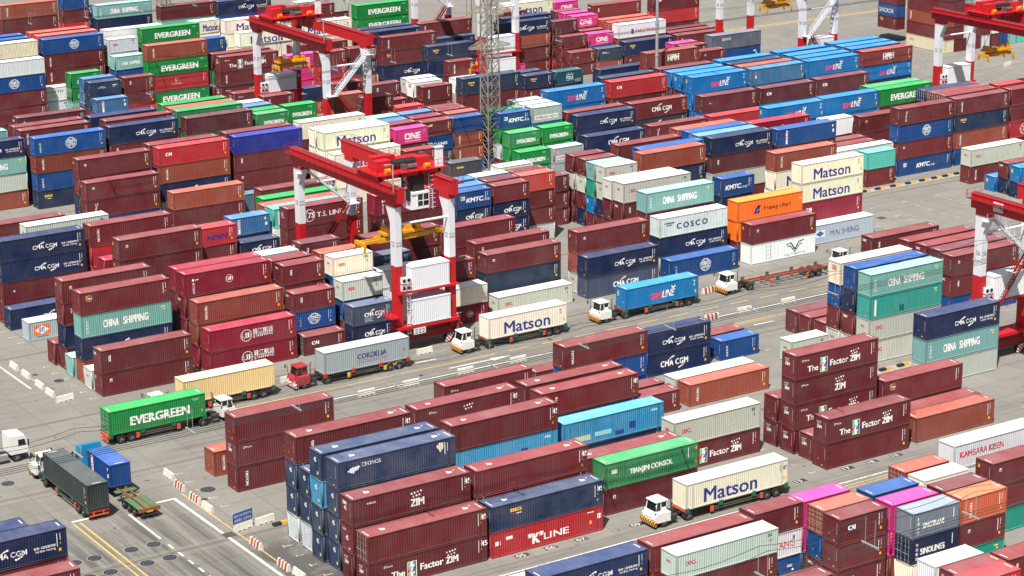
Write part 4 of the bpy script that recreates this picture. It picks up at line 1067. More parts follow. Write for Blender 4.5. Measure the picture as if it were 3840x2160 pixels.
# ---- labels: the shortest set of true statements that only one container answers to
def where(u, v):
    h = 'far left' if u < 170 else 'left' if u < 380 else 'centre' if u < 640 else 'right' if u < 860 else 'far right'
    t = 'top' if v < 75 else 'upper' if v < 190 else 'middle' if v < 350 else 'lower' if v < 460 else 'bottom'
    return h, t
def make_labels(items):
    for b in items:
        l = LEN[b['L']]; b['uv'] = px(b['x'] + l / 2, b['y'], b['z'] + b['h'] / 2)
        lk = LOOK.get(b['key'], '') if b['key'] not in PLAIN else ''
        size = 'short' if b['L'] == 20 else 'long'
        b['A'] = '%s %s container' % (CNAME[b['c']], size)
        b['A2'] = b['A'] + (' with ' + lk if lk else ' with doors facing left' if b['door'] else ' with plain side')
    by = {}
    for q in BOXES: by[(q['s'], q['t'])] = q
    tiers = {(0, 1): 'standing alone', (0, 2): 'on top of two', (1, 2): 'at the bottom of two', (0, 3): 'topmost of three', (1, 3): 'in the middle of three', (2, 3): 'at the bottom of three', (0, 4): 'topmost of four', (1, 4): 'second down of four', (2, 4): 'third down of four', (3, 4): 'at the bottom of four', (0, 5): 'topmost of five', (1, 5): 'second down of five', (2, 5): 'third down of five'}
    for b in items:
        F = []
        if b['t'] > 0: F.append('under a %s one' % CNAME[by[(b['s'], b['t'] - 1)]['c']])
        elif b['n'] > 1 and not by[(b['s'], 1)]['hid']: F.append('on a %s one' % CNAME[by[(b['s'], 1)]['c']])
        if b['t'] == 0 and b['n'] > 1: F.append('on top of its stack')
        if b['n'] == 1: F.append('standing alone on the ground')
        sd = [q for q in items if q['s'] != b['s'] and abs(q['y'] - b['y']) < 1.4 and abs(q['z'] - b['z']) < 1.6]
        r = [q for q in sd if -0.5 < q['x'] - b['x'] - LEN[b['L']] < 3]; lf = [q for q in sd if -0.5 < b['x'] - q['x'] - LEN[q['L']] < 3]
        if r: F.append('left of a %s one' % CNAME[r[0]['c']])
        if lf: F.append('right of a %s one' % CNAME[lf[0]['c']])
        ft = [q for q in items if 2 < b['y'] - q['y'] < 4 and abs(q['x'] - b['x']) < 3 and abs(q['z'] - b['z']) < 1.6]
        bk = [q for q in items if 2 < q['y'] - b['y'] < 4 and abs(q['x'] - b['x']) < 3 and abs(q['z'] - b['z']) < 1.6]
        if ft: F.append('behind a %s one' % CNAME[ft[0]['c']])
        if bk: F.append('in front of a %s one' % CNAME[bk[0]['c']])
        h, t = where(*b['uv']); b['W'] = 'at the photo\'s %s %s' % (t, h)
        b['F'] = F
    import itertools, collections
    cands = []
    for b in items:
        L_ = []
        for base in ('A', 'A2'):
            for w_ in (0, 1):
                for r in range(0, 4):
                    for cb in itertools.combinations(b['F'], r):
                        s_ = b[base] + ''.join(', ' + f for f in cb) + (', ' + b['W'] if w_ else '')
                        if 4 <= len(s_.replace('-', ' ').split()) <= 16 and (r > 0 or w_ or base == 'A2'): L_.append(((base == 'A') * 2 + w_ * 3 + r, (b[base], frozenset(cb), b['W'] if w_ else '')  , s_))
        L_.sort(key=lambda q: q[0]); cands.append(L_)
    def answers(q, st):
        nm, cb, w_ = st
        return (q['A'] == nm or q['A2'] == nm) and all(f in q['F'] for f in cb) and (not w_ or q['W'] == w_)
    for b, L_ in zip(items, cands):
        b['label'] = None
        for _p, st, s_ in L_:
            if sum(1 for q in items if answers(q, st)) == 1: b['label'] = s_; break
    left = [b for b in items if not b['label']]
    grp = collections.defaultdict(list)
    for b in left: grp[(b['A'], b['W'])].append(b)
    ordn = ['leftmost', 'second', 'third', 'fourth', 'fifth', 'sixth', 'seventh', 'eighth', 'ninth', 'tenth', 'eleventh', 'twelfth']
    for (A, W), g in grp.items():
        same = sorted([q for q in items if q['A'] == A and q['W'] == W], key=lambda q: q['uv'][0])
        for b in g:
            i = same.index(b); n_ = ordn[i] if i == 0 else (ordn[min(i, 11)] + ' from the left')
            f = ''
            s_ = '%s, %s of those %s' % (A, n_, W)
            for k in b['F']:
                if len((s_ + ' ' + k).replace('-', ' ').split()) <= 15: s_ = '%s %s, %s of those %s' % (A, k, n_, W); break
            b['label'] = s_
    return items
def place_containers():
    solo = [b for b in BOXES if b['show'] == 1]; mass = [(b, 'h' if b['show'] == 0 else 's') for b in BOXES if b['show'] != 1]
    make_labels(solo)
    for b in solo: build_container(b, b['label'])
    if not mass: return
    V, F, M, C, nv = [], [], [], [], 0
    simple = MB().box(0.0, 1.0, 0.0, WD, 0.05, HH - 0.03, 0)
    arr = {}
    for b, v in mass:
        L = b['L']; c = colour_of(b)
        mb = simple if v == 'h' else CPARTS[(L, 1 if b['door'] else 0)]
        kk = ('h',) if v == 'h' else (L, b['door'])
        if kk not in arr: arr[kk] = np.array(mb.v, dtype=np.float64)
        P = arr[kk].copy()
        if v == 'h': P[:, 0] *= LEN[L]
        sets = [(P, mb.f, mb.m, None)]
        if v != 'h':
            if b['door']:
                for dm, rm in DOORS:
                    for me_, mi in ((dm, 0), (rm, 2)):
                        sets.append((np.array([q.co[:] for q in me_.vertices]), [tuple(p.vertices) for p in me_.polygons], [mi if mi else p.material_index for p in me_.polygons], (0.4, 0.4, 0.4) if mi else None))
            dd = decal_data(*decal_for(b))
            if dd[0]: sets.append((np.array(dd[0], dtype=np.float64), dd[1], [2] * len(dd[1]), dd[2]))
        for P, f_, m_, cc in sets:
            P = P.copy(); P[:, 2] *= b['h'] / HH; P += np.array((b['x'], b['y'], b['z'])); V.append(P)
            F.extend([tuple(i + nv for i in q) for q in f_]); M.extend(m_); nv += len(P)
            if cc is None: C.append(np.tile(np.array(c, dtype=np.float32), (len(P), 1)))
            elif isinstance(cc, list): C.append(np.array([(q[0], q[1], q[2], 0.2) for q in cc], dtype=np.float32))
            else: C.append(np.tile(np.array((*cc, 0.0), dtype=np.float32), (len(P), 1)))
    V = np.concatenate(V); C = np.concatenate(C)
    me = bpy.data.meshes.new('distant_containers')
    me.vertices.add(len(V)); me.vertices.foreach_set('co', V.astype(np.float32).ravel())
    tot = np.array([len(f) for f in F], dtype=np.int32); st = np.concatenate(([0], np.cumsum(tot)[:-1])).astype(np.int32)
    me.loops.add(int(tot.sum())); me.loops.foreach_set('vertex_index', np.fromiter((i for f in F for i in f), dtype=np.int32))
    me.polygons.add(len(F)); me.polygons.foreach_set('loop_start', st); me.polygons.foreach_set('loop_total', tot)
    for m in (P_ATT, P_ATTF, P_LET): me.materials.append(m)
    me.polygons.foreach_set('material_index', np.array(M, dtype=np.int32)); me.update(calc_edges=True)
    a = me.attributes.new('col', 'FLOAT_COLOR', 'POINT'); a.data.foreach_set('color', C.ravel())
    o = bpy.data.objects.new('distant_containers', me); COL.objects.link(o)
    tag(o, 'the many smaller containers in the far blocks and low in the stacks', 'container', kind='stuff')
place_containers()

# ------------------------------------------------------------------ ground and painted markings
def ground_material():
    m, t, b = _nodes('yard_concrete')
    geo = N(t, 'ShaderNodeNewGeometry'); p = geo.outputs['Position']
    sep = N(t, 'ShaderNodeSeparateXYZ'); t.links.new(p, sep.inputs[0]); X, Y = sep.outputs[0], sep.outputs[1]
    big = noise(t, p, 0.045, 4, 0.6); mid = noise(t, p, 0.35, 5, 0.65); fine = noise(t, p, 3.0, 4, 0.7)
    c = mixc(t, ramp(t, big, 0.3, 0.7), (0.190, 0.180, 0.160), (0.235, 0.224, 0.203))
    # poured slabs, each a slightly different tone
    def cell(v, s): return math_(t, 'FLOOR', math_(t, 'MULTIPLY', v, 1.0 / s))
    cv = N(t, 'ShaderNodeCombineXYZ'); t.links.new(cell(X, 5.2), cv.inputs[0]); t.links.new(cell(Y, 4.4), cv.inputs[1])
    wn = N(t, 'ShaderNodeTexWhiteNoise'); wn.noise_dimensions = '2D'; t.links.new(cv.outputs[0], wn.inputs['Vector'])
    c = mixc(t, math_(t, 'MULTIPLY', wn.outputs[0], 0.34), c, (0.155, 0.150, 0.138))
    c = mixc(t, math_(t, 'MULTIPLY', ramp(t, mid, 0.5, 0.78), 0.5), c, (0.125, 0.12, 0.11))
    c = mixc(t, math_(t, 'MULTIPLY', ramp(t, mid, 0.45, 0.25), 0.35), c, (0.29, 0.275, 0.25))
    # traffic streaks: along the lanes, and along the cross road at the left
    sx = noise(t, scaled(t, p, (0.035, 1.3, 1)), 1.0, 5, 0.7); sy = noise(t, scaled(t, p, (1.0, 0.03, 1)), 1.0, 5, 0.7)
    def band(v, a, b_, soft):
        return math_(t, 'MULTIPLY', ramp(t, v, a - soft, a + soft), ramp(t, v, b_ + soft, b_ - soft))
    lane = None
    for a, b_ in ((174.5, 181.5), (226, 248.5), (298, 313), (366, 381)):
        q = band(Y, a, b_, 0.7); lane = q if lane is None else math_(t, 'MAXIMUM', lane, q)
    lane = math_(t, 'MULTIPLY', lane, ramp(t, X, 98, 104))
    c = mixc(t, math_(t, 'MULTIPLY', lane, math_(t, 'MULTIPLY', ramp(t, sx, 0.42, 0.66), 0.62)), c, (0.082, 0.08, 0.076))
    cross = math_(t, 'MULTIPLY', band(X, 74.0, 95.5, 1.2), ramp(t, Y, 226, 208))
    c = mixc(t, math_(t, 'MULTIPLY', cross, math_(t, 'MULTIPLY', ramp(t, sy, 0.40, 0.62), 0.85)), c, (0.055, 0.054, 0.053))
    cross2 = math_(t, 'MULTIPLY', band(X, 60, 98, 2), ramp(t, Y, 205, 230))
    c = mixc(t, math_(t, 'MULTIPLY', cross2, math_(t, 'MULTIPLY', ramp(t, sx, 0.46, 0.7), 0.35)), c, (0.10, 0.098, 0.092))
    # crane runways: smoother, paler strips with a dark wheel line
    for y0 in (202.3, 225.8, 246.4, 272.4, 298.5, 339.0, 365.0):
        q = band(Y, y0 - 1.1, y0 + 1.1, 0.06); c = mixc(t, math_(t, 'MULTIPLY', q, 0.45), c, (0.225, 0.205, 0.17))
        q = band(Y, y0 - 0.32, y0 + 0.32, 0.12); c = mixc(t, math_(t, 'MULTIPLY', q, 0.5), c, (0.09, 0.085, 0.075))
    # damp dark patch near the front stacks
    q = math_(t, 'MULTIPLY', band(X, 96.4, 103, 0.3), ramp(t, Y, 203, 197)); c = mixc(t, math_(t, 'MULTIPLY', q, ramp(t, mid, 0.25, 0.5)), c, (0.075, 0.073, 0.068))
    # oil spots
    c = mixc(t, math_(t, 'MULTIPLY', ramp(t, noise(t, p, 0.9, 2), 0.68, 0.73), 0.75), c, (0.045, 0.043, 0.04))
    c = mixc(t, math_(t, 'MULTIPLY', fine, 0.22), c, (0.12, 0.115, 0.105))
    # joints
    def joint(v, s, w_):
        f = math_(t, 'ABSOLUTE', math_(t, 'SUBTRACT', math_(t, 'FRACT', math_(t, 'MULTIPLY', v, 1.0 / s)), 0.5))
        return math_(t, 'GREATER_THAN', f, 0.5 - w_ / s)
    jt = math_(t, 'MAXIMUM', joint(X, 5.2, 0.035), joint(Y, 4.4, 0.045))
    c = mixc(t, math_(t, 'MULTIPLY', jt, 0.6), c, (0.06, 0.057, 0.052))
    t.links.new(c, b.inputs['Base Color']); b.inputs['Roughness'].default_value = 0.85; b.inputs['Specular IOR Level'].default_value = 0.25
    return m
gm = MB(); gm.v = [(-900, -300, 0), (2200, -300, 0), (2200, 2600, 0), (-900, 2600, 0)]; gm.f = [(0, 1, 2, 3)]; gm.m = [0]
tag(gm.build('ground', ground_material()), kind='structure')
def worn_paint(name, rgb):
    m, t, b = _nodes(name); geo = N(t, 'ShaderNodeNewGeometry')
    n = noise(t, geo.outputs['Position'], 2.2, 5, 0.7); n2 = noise(t, geo.outputs['Position'], 0.2, 2)
    c = mixc(t, math_(t, 'MULTIPLY', ramp(t, n, 0.42, 0.62), ramp(t, n2, 0.3, 0.7)), lin(rgb), (0.2, 0.19, 0.17))
    t.links.new(c, b.inputs['Base Color']); b.inputs['Roughness'].default_value = 0.7; return m
WPAINT = worn_paint('white_road_paint', (214, 212, 204)); YPAINT = worn_paint('yellow_road_paint', (206, 168, 70)); BPAINT = worn_paint('black_road_paint', (44, 44, 44))
class Sheets:
    def __init__(s, z): s.v = []; s.f = []; s.z = z
    def quad(s, *p): b = len(s.v); s.v += [(x, y, s.z) for x, y in p]; s.f.append(tuple(range(b, b + len(p)))); return s
    def rect(s, x0, x1, y0, y1): return s.quad((x0, y0), (x1, y0), (x1, y1), (x0, y1))
    def build(s, name, mat):
        me = bpy.data.meshes.new(name); me.from_pydata(s.v, [], s.f); me.materials.append(mat); o = bpy.data.objects.new(name, me); COL.objects.link(o); return tag(o, kind='structure')
wm = Sheets(0.005)
wm.rect(95.95, 96.3, 176, 216.1); wm.rect(93.3, 95.95, 215.75, 216.1); wm.rect(84.2, 86.2, 215.75, 216.15)
wm.rect(97.0, 97.25, 259.5, 300); wm.rect(90.0, 90.25, 206.5, 214.5)
for i in range(12): wm.rect(90.0, 90.22, 203.4 - i * 2.4, 204.6 - i * 2.4)
wm.rect(112, 330, 234.72, 234.98)
wm.rect(104, 330, 178.42, 178.62)
for i in range(14): wm.rect(180 + i * 7, 183.4 + i * 7, 229.0, 229.2)
# arrow in the lane, and the start of the next
wm.rect(143.9, 150.4, 236.68, 236.92).quad((150.4, 236.3), (153.4, 236.8), (150.4, 237.3)); wm.rect(141.5, 144.6, 240.9, 241.15)
# bay ticks: L marks where container corners go
rg = random.Random(3)
def tick(x, y, s=1):
    wm.rect(x, x + 0.8 + rg.random() * .3, y, y + 0.07); wm.rect(x + 0.1, x + 0.18, y - 0.25 * rg.random(), y + 0.4)
for y in (182.5, 185.4, 188.3, 191.3, 194.2, 197.1): tick(99.6, y + 0.2)
for y in (207.8, 210.7, 213.6, 216.5, 219.4, 222.3): tick(99.2, y + 0.2); tick(172.4, y + 0.2); tick(181.5, y + 0.4); tick(186.6, y + 0.4)
for y in (251.5, 254.5, 257.5, 260.5, 263.4, 266.4):
    tick(101.6, y + 0.2)
    for x in (234, 241, 248, 255, 262): tick(x, y + 0.3)
for y in (277.7, 280.7, 283.7, 286.6): tick(102.6, y + 0.2)
for y in (182.5, 185.4, 188.4, 191.3): tick(203.0, y + 0.3); tick(210.2, y + 0.3); tick(217.4, y + 0.3); tick(144.5, y + .3); tick(157.6, y + .3)
for y in range(0, 14):
    for x in (318, 325, 332, 346, 353): tick(x, 330 + y * 5.8)
for i in range(10): wm.rect(203 + i * 3.1, 203.6 + i * 3.1, 178.3 + (i % 3) * 1.3, 178.5 + (i % 3) * 1.3)
wm.build('road_marking_white', WPAINT)
ym = Sheets(0.005)
for o_ in (0.0, 0.75): ym.quad((84.1 + o_, 178), (84.3 + o_, 178), (84.3 + o_, 215.4), (84.1 + o_, 215.4))
ym.rect(97.35, 97.5, 176, 217); ym.rect(98.6, 98.75, 259, 270)
ym.rect(100, 152, 238.35, 238.5)
for i in range(26): ym.rect(154 + i * 5.2, 157.2 + i * 5.2, 238.4, 238.56)
for o_ in (0.0, 0.6): ym.rect(150, 330, 177.0 + o_, 177.14 + o_); ym.rect(160, 330, 230.4 + o_, 230.54 + o_); ym.rect(300, 480, 404.2 + o_ * 2, 404.6 + o_ * 2)
ym.rect(118, 200, 174.3, 174.45)
ym.build('road_marking_yellow', YPAINT)
nb = Sheets(0.005)
nums = [(118.6, '05'), (122.2, '06'), (126.0, '07'), (133.0, '09'), (155.2, '15'), (162.1, '17'), (165.7, '18'), (169.3, '19'), (176.5, '21')]
for x, s_ in nums: nb.rect(x - 0.75, x + 0.85, 181.25, 182.05)
nb.build('bay_number_patch', BPAINT)
V, F = [], []
for x, s_ in nums:
    v, f, x0, x1, y0, y1 = text_polys(s_, 0.0); k = 0.62 / (y1 - y0); b = len(V)
    V += [(x - 0.55 + (a - x0) * k * 1.25, 181.34 + (c - y0) * k, 0.010) for a, c in v]; F += [tuple(b + i for i in q) for q in f]
me = bpy.data.meshes.new('bay_number'); me.from_pydata(V, [], F); me.materials.append(WPAINT); o = bpy.data.objects.new('bay_number', me); COL.objects.link(o); tag(o, kind='structure')
# kerbed strip between two blocks, with black-and-yellow stops on it
ks = MB(); ks.box(196, 330, 274.3, 275.9, 0.0, 0.12); tag(ks.build('kerb_strip', flat('kerb_concrete', (150, 146, 136), 0.85, 0, 0.3)), kind='structure')
ks = MB(); ks.box(172, 300, 204.0, 205.6, 0.0, 0.12); tag(ks.build('kerb_strip', flat('kerb_concrete', (150, 146, 136))), kind='structure')
YB = flat('stop_yellow', (206, 150, 60), 0.7, 0, 0.3); BK = flat('stop_black', (36, 36, 36), 0.7)
WHT = flat('barrier_white', (206, 202, 190), 0.8, 0, 0.28); RDB = flat('barrier_red', (150, 62, 54), 0.8, 0, 0.25)
stops = [(247.2, 274.9), (250.3, 275.0), (253.6, 275.0), (256.9, 275.0), (260.1, 275.1), (262.9, 275.2), (265.4, 275.2), (268.1, 275.3), (191.4, 204.8), (188.4, 204.8), (102.2, 202.9)]
so_ = MB().prism([(-0.28, 0), (0.28, 0), (0.2, 0.32), (-0.2, 0.32)], 'x', -0.85, 0.1, 0).prism([(-0.28, 0), (0.28, 0), (0.2, 0.32), (-0.2, 0.32)], 'x', 0.1, 0.85, 1).build('wheel_stop', [BK, YB])
ordl = ['first', 'second', 'third', 'fourth', 'fifth', 'sixth', 'seventh', 'eighth', 'ninth', 'tenth', 'eleventh', 'twelfth', 'thirteenth']
for i, (x, y) in enumerate(stops):
    o = so_ if i == 0 else so_.copy()
    if i: COL.objects.link(o)
    o.location = (x, y, 0.12 if y > 204 else 0.0)
    lab = '%s black-and-yellow wheel stop from the left on the kerb beside the cream stack' % ordl[i] if i < 8 else ['black-and-yellow wheel stop nearer the right stack of two beside maroon stacks', 'black-and-yellow wheel stop left of its twin beside the tall maroon stack', 'orange-and-black wheel stop beside a concrete barrier left of the blue stack'][i - 8]
    tag(o, lab, 'wheel stop', 'wheel stops on the kerbs')
# concrete barriers
def barrier_mesh(striped):
    mb = MB(); seg = [(-1.15, -0.85, 0), (-0.85, -0.45, .1), (-0.45, -0.15, 0), (-0.15, 0.15, .1), (0.15, 0.45, 0), (0.45, 0.85, .1), (0.85, 1.15, 0)]
    for i, (a, b_, z) in enumerate(seg):
        mb.prism([(-0.26, z), (0.26, z), (0.2, 0.28), (0.11, 0.74), (-0.11, 0.74), (-0.2, 0.28)], 'x', a, b_, (1 if i % 2 else 0) if striped else 0)
    return mb.build('concrete_barrier', [WHT, RDB])
bar0, bar1 = barrier_mesh(False), barrier_mesh(True)
bars = [(98.4, 268.3, 90, 0, 'white concrete barrier nearest the left white line, farthest of five by the crossing'), (98.4, 264.3, 90, 0, 'weathered white barrier second in the row of five beside the left stacks'), (98.3, 259.5, 90, 0, 'white barrier in the middle of the five beside the left stacks'), (98.2, 255.9, 90, 0, 'white barrier fourth of the five beside the left stacks'), (98.9, 253.0, 8, 0, 'white barrier turned sideways at the corner of the maroon stack'),
 (98.4, 222.1, 90, 0, 'white barrier farthest from the sign, left of the small rust-brown container'), (97.9, 218.3, 90, 1, 'red-and-white striped barrier second from the rust-brown container'), (97.7, 214.0, 90, 1, 'red-and-white striped barrier between manholes left of the maroon stack'), (97.7, 210.9, 90, 0, 'white barrier just behind the blue sign barrier'), (98.4, 204.0, 12, 0, 'white barrier carrying the blue sign'),
 (97.4, 199.0, 90, 1, 'red-and-white barrier next to the long white line left of the blue stack'), (97.2, 192.5, 90, 1, 'red-and-white barrier second along the white line by the blue stack'), (97.4, 189.6, 90, 0, 'barrier at the bottom edge beside the white line'), (101.1, 204.3, 8, 0, 'dirty white barrier behind the blue stack beside an orange stop'),
 (124.9, 244.0, 3, 0, 'white barrier half hidden behind the red tractor cab'), (130.2, 233.8, 0, 0, 'white barrier with a grey patch left along the white road line'), (136.6, 233.9, 0, 0, 'white barrier on the white road line below the red-cab truck trailer'), (144.7, 234.1, 0, 0, 'white barrier on the white road line below the painted arrow'), (144.6, 243.9, 3, 0, 'white barrier between the truck lane and the crane wheels'),
 (191.4, 244.6, 4, 1, 'red-and-white barrier behind the light-blue container truck'), (189.7, 234.5, 0, 0, 'white barrier on the road line below the empty chassis truck'), (184.0, 234.4, 0, 1, 'red-and-white barrier just right of the navy stack top'), (197.3, 234.4, 0, 0, 'rightmost white barrier on the road line below the empty chassis'), (152.6, 234.1, 0, 0, 'white barrier partly hidden behind the left maroon container by the road'), (342.6, 338.9, 15, 0, 'white barrier far right on open ground under the far crane')]
for i, (x, y, r, st, lab) in enumerate(bars):
    src = bar1 if st else bar0; first = not src.get('used')
    o = src if first else src.copy()
    if first: src['used'] = 1
    else: COL.objects.link(o)
    o.location = (x, y, 0); o.rotation_euler = (0, 0, radians(r)); tag(o, lab, 'barrier', 'concrete barriers along the lanes')
for o in (bar0, bar1):
    pass
for o in bpy.data.objects:
    if 'used' in o.keys(): del o['used']
# blue sign on its barrier
sg = empty('warning_sign', (98.4, 204.0, 0.0), radians(12)); tag(sg, 'blue sign with white Chinese characters standing on a white barrier', 'sign')
MB().box(-1.28, 1.28, -0.03, 0.03, 0.86, 2.0).build('sign_board', flat('sign_blue', (34, 78, 158), 0.5, 0, 0.1), sg)
MB().box(-0.95, -0.88, 0.03, 0.09, 0.74, 1.9).build('post', flat('galvanised', (168, 170, 170)), sg); MB().box(0.88, 0.95, 0.03, 0.09, 0.74, 1.9).build('post', flat('galvanised', (168, 170, 170)), sg)
def flat_text(name, lines, mat, parent, to3):
    V, F = [], []
    for s_, x, z, h, w_ in lines:
        v, f, x0, x1, y0, y1 = text_polys(s_, 0.0); k = h / (y1 - y0); kx = w_ / (x1 - x0) if w_ else k; b = len(V)
        V += [to3(x + (a - x0) * kx, z + (c - y0) * k) for a, c in v]; F += [tuple(b + i for i in q) for q in f]
    me = bpy.data.meshes.new(name); me.from_pydata(V, [], F); me.materials.append(mat); o = bpy.data.objects.new(name, me); COL.objects.link(o); o.parent = parent; return o
SIGNW = flat('sign_white', (226, 230, 234), 0.5, 0, 0.05); BLACK = flat('black_paint', (28, 30, 34), 0.5)
flat_text('lettering', [('临时占道 修复作业', -1.14, 1.5, 0.34, 2.28), ('减速慢行 注意安全', -1.14, 1.0, 0.34, 2.28)], SIGNW, sg, lambda a, c: (a, -0.036, c))
# manhole covers
mcm = flat('iron_cover', (62, 62, 70), 0.6, 0.2, 0.2)
mc = MB().prism([(0.74 * cos(i * pi / 14), 0.74 * sin(i * pi / 14)) for i in range(28)], 'z', 0.004, 0.02).prism([(0.86 * cos(i * pi / 14), 0.86 * sin(i * pi / 14)) for i in range(28)], 'z', 0.001, 0.012, 1)
for a in range(4): mc.box(0.4 * cos(a * pi / 2) - .04, 0.4 * cos(a * pi / 2) + .04, 0.4 * sin(a * pi / 2) - .04, 0.4 * sin(a * pi / 2) + .04, 0.02, 0.026, 1)
mc = mc.build('manhole_cover', [mcm, flat('iron_rim', (130, 128, 122), 0.7)])
holes = [(82.8, 230.5, 1, 'dark round manhole cover alone left of the black-green truck'), (86.4, 205.5, 1, 'round manhole cover leftmost of four on the streaked lane, far side'), (88.9, 205.5, 1, 'round manhole cover right of its neighbour, farthest right-hand of the four'), (88.8, 201.4, 1, 'round manhole cover nearest the long white line of the four'), (86.3, 201.4, 1, 'round manhole cover in the near left place of the four'), (82.4, 205.6, 1, 'manhole cover left of the yellow line, upper of two'), (82.3, 201.4, 1, 'manhole cover left of the yellow line, lower of two'), (80.2, 205.6, 1, 'manhole cover beside the maroon container at the bottom left'), (80.0, 201.4, 1, 'manhole cover at the bottom edge left of the yellow line'),
 (100.3, 216.3, 1.15, 'rusty round cover nearest the maroon stack of three'), (98.7, 213.9, 0.5, 'small manhole cover left of the rusty round one'), (99.6, 264.4, 0.5, 'small round cover inside a square outline by the left barriers'), (101.2, 260.5, 0.9, 'rust-brown round cover between barriers and the left stacks'), (139.6, 236.5, 0.45, 'tiny manhole cover beside the painted arrow'), (161.1, 239.4, 0.45, 'tiny manhole cover behind the cream container truck')]
for i, (x, y, s_, lab) in enumerate(holes):
    o = mc if i == 0 else mc.copy()
    if i: COL.objects.link(o)
    o.location = (x, y, 0.004); o.scale = (s_, s_, 1); tag(o, lab, 'manhole cover', 'manhole covers in the concrete')
for x, y, lab in ((96.5, 203.4, 'square grey drain grate on the white line near the blue sign'), (238.5, 261.3, 'square dark drain grate in the empty bay at the right')):
    g = MB().box(-0.65, 0.65, -0.65, 0.65, 0.006, 0.02)
    for k in range(6): g.box(-0.6, 0.6, -0.55 + k * 0.2, -0.47 + k * 0.2, 0.02, 0.03, 1)
    o = g.build('drain_grate', [flat('grate', (70, 72, 68), 0.7, 0.2), flat('grate_bar', (92, 94, 90), 0.6, 0.3)]); o.location = (x, y, 0); tag(o, lab, 'drain grate')

# ------------------------------------------------------------------ terminal trucks
TYRE = flat('tyre', (34, 34, 35), 0.85, 0, 0.2); RIM = flat('wheel_rim', (120, 120, 118), 0.6, 0.2, 0.3); FRAME = flat('truck_frame', (44, 45, 46), 0.7, 0, 0.25, rust=0.2)
GLASS = flat('cab_glass', (26, 36, 38), 0.12); CABW = flat('cab_white', (222, 222, 218), 0.4, 0, 0.12, rust=0.06); CABR = flat('cab_red', (158, 52, 60), 0.45, 0, 0.2); CABB = flat('cab_blue', (30, 140, 190), 0.4, 0, 0.12)
TRED = flat('trailer_red', (150, 66, 48), 0.7, 0, 0.25, rust=0.35); TORA = flat('trailer_orange', (206, 84, 50), 0.65, 0, 0.2, rust=0.15); TGRN = flat('bracket_green', (26, 96, 74), 0.6, 0, 0.2); TYEL = flat('trailer_yellow', (216, 172, 70), 0.6, 0, 0.2); DECKG = flat('deck_green', (78, 112, 80), 0.75, 0, 0.25, rust=0.25)
OLIVE = flat('olive_steel', (92, 88, 76), 0.7, 0, 0.3)
def stripe_material(name, c1, c2, sc=9.0):
    m, t, b = _nodes(name); tc = N(t, 'ShaderNodeTexCoord'); sep = N(t, 'ShaderNodeSeparateXYZ'); t.links.new(tc.outputs['Object'], sep.inputs[0])
    s_ = math_(t, 'ADD', math_(t, 'ADD', sep.outputs[0], sep.outputs[1]), sep.outputs[2])
    f = math_(t, 'GREATER_THAN', math_(t, 'FRACT', math_(t, 'MULTIPLY', s_, sc / 4)), 0.5)
    t.links.new(mixc(t, f, lin(c1), lin(c2)), b.inputs['Base Color']); b.inputs['Roughness'].default_value = 0.6; return m
STY = stripe_material('black_yellow_stripes', (34, 34, 34), (214, 150, 50)); STR = stripe_material('red_white_stripes', (168, 52, 60), (226, 222, 220)); STG = stripe_material('guard_stripes', (176, 36, 44), (228, 224, 224), 8.0)
def wheel(parent, x, y, r=0.52, w_=0.32, name='wheel'):
    """tyre with its rim as a sub-part; y is the middle of the tyre"""
    n = 22; mb = MB(); pr = [(r - 0.20, -w_ / 2), (r - 0.04, -w_ / 2), (r, -w_ / 2 + 0.06), (r, w_ / 2 - 0.06), (r - 0.04, w_ / 2), (r - 0.20, w_ / 2)]
    for i in range(n):
        a = 2 * pi * i / n
        for q, u in pr: mb.v.append((x + q * cos(a), y + u, r + q * sin(a)))
    k = len(pr)
    for i in range(n):
        j = (i + 1) % n
        for e in range(k): mb.f.append((i * k + e, j * k + e, j * k + (e + 1) % k, i * k + (e + 1) % k)); mb.m.append(0)
    o = mb.build(name, TYRE, parent)
    rm = MB(); s_ = -1 if y < 0 else 1
    rm.prism([(x + (r - 0.19) * cos(2 * pi * i / 16), r + (r - 0.19) * sin(2 * pi * i / 16)) for i in range(16)], 'y', y - w_ * 0.2, y + w_ * 0.2); rm.prism([(x + 0.13 * cos(2 * pi * i / 10), r + 0.13 * sin(2 * pi * i / 10)) for i in range(10)], 'y', y - w_ * 0.2 - 0.1, y + w_ * 0.2 + 0.1)
    rm.build('rim', RIM, o); return o
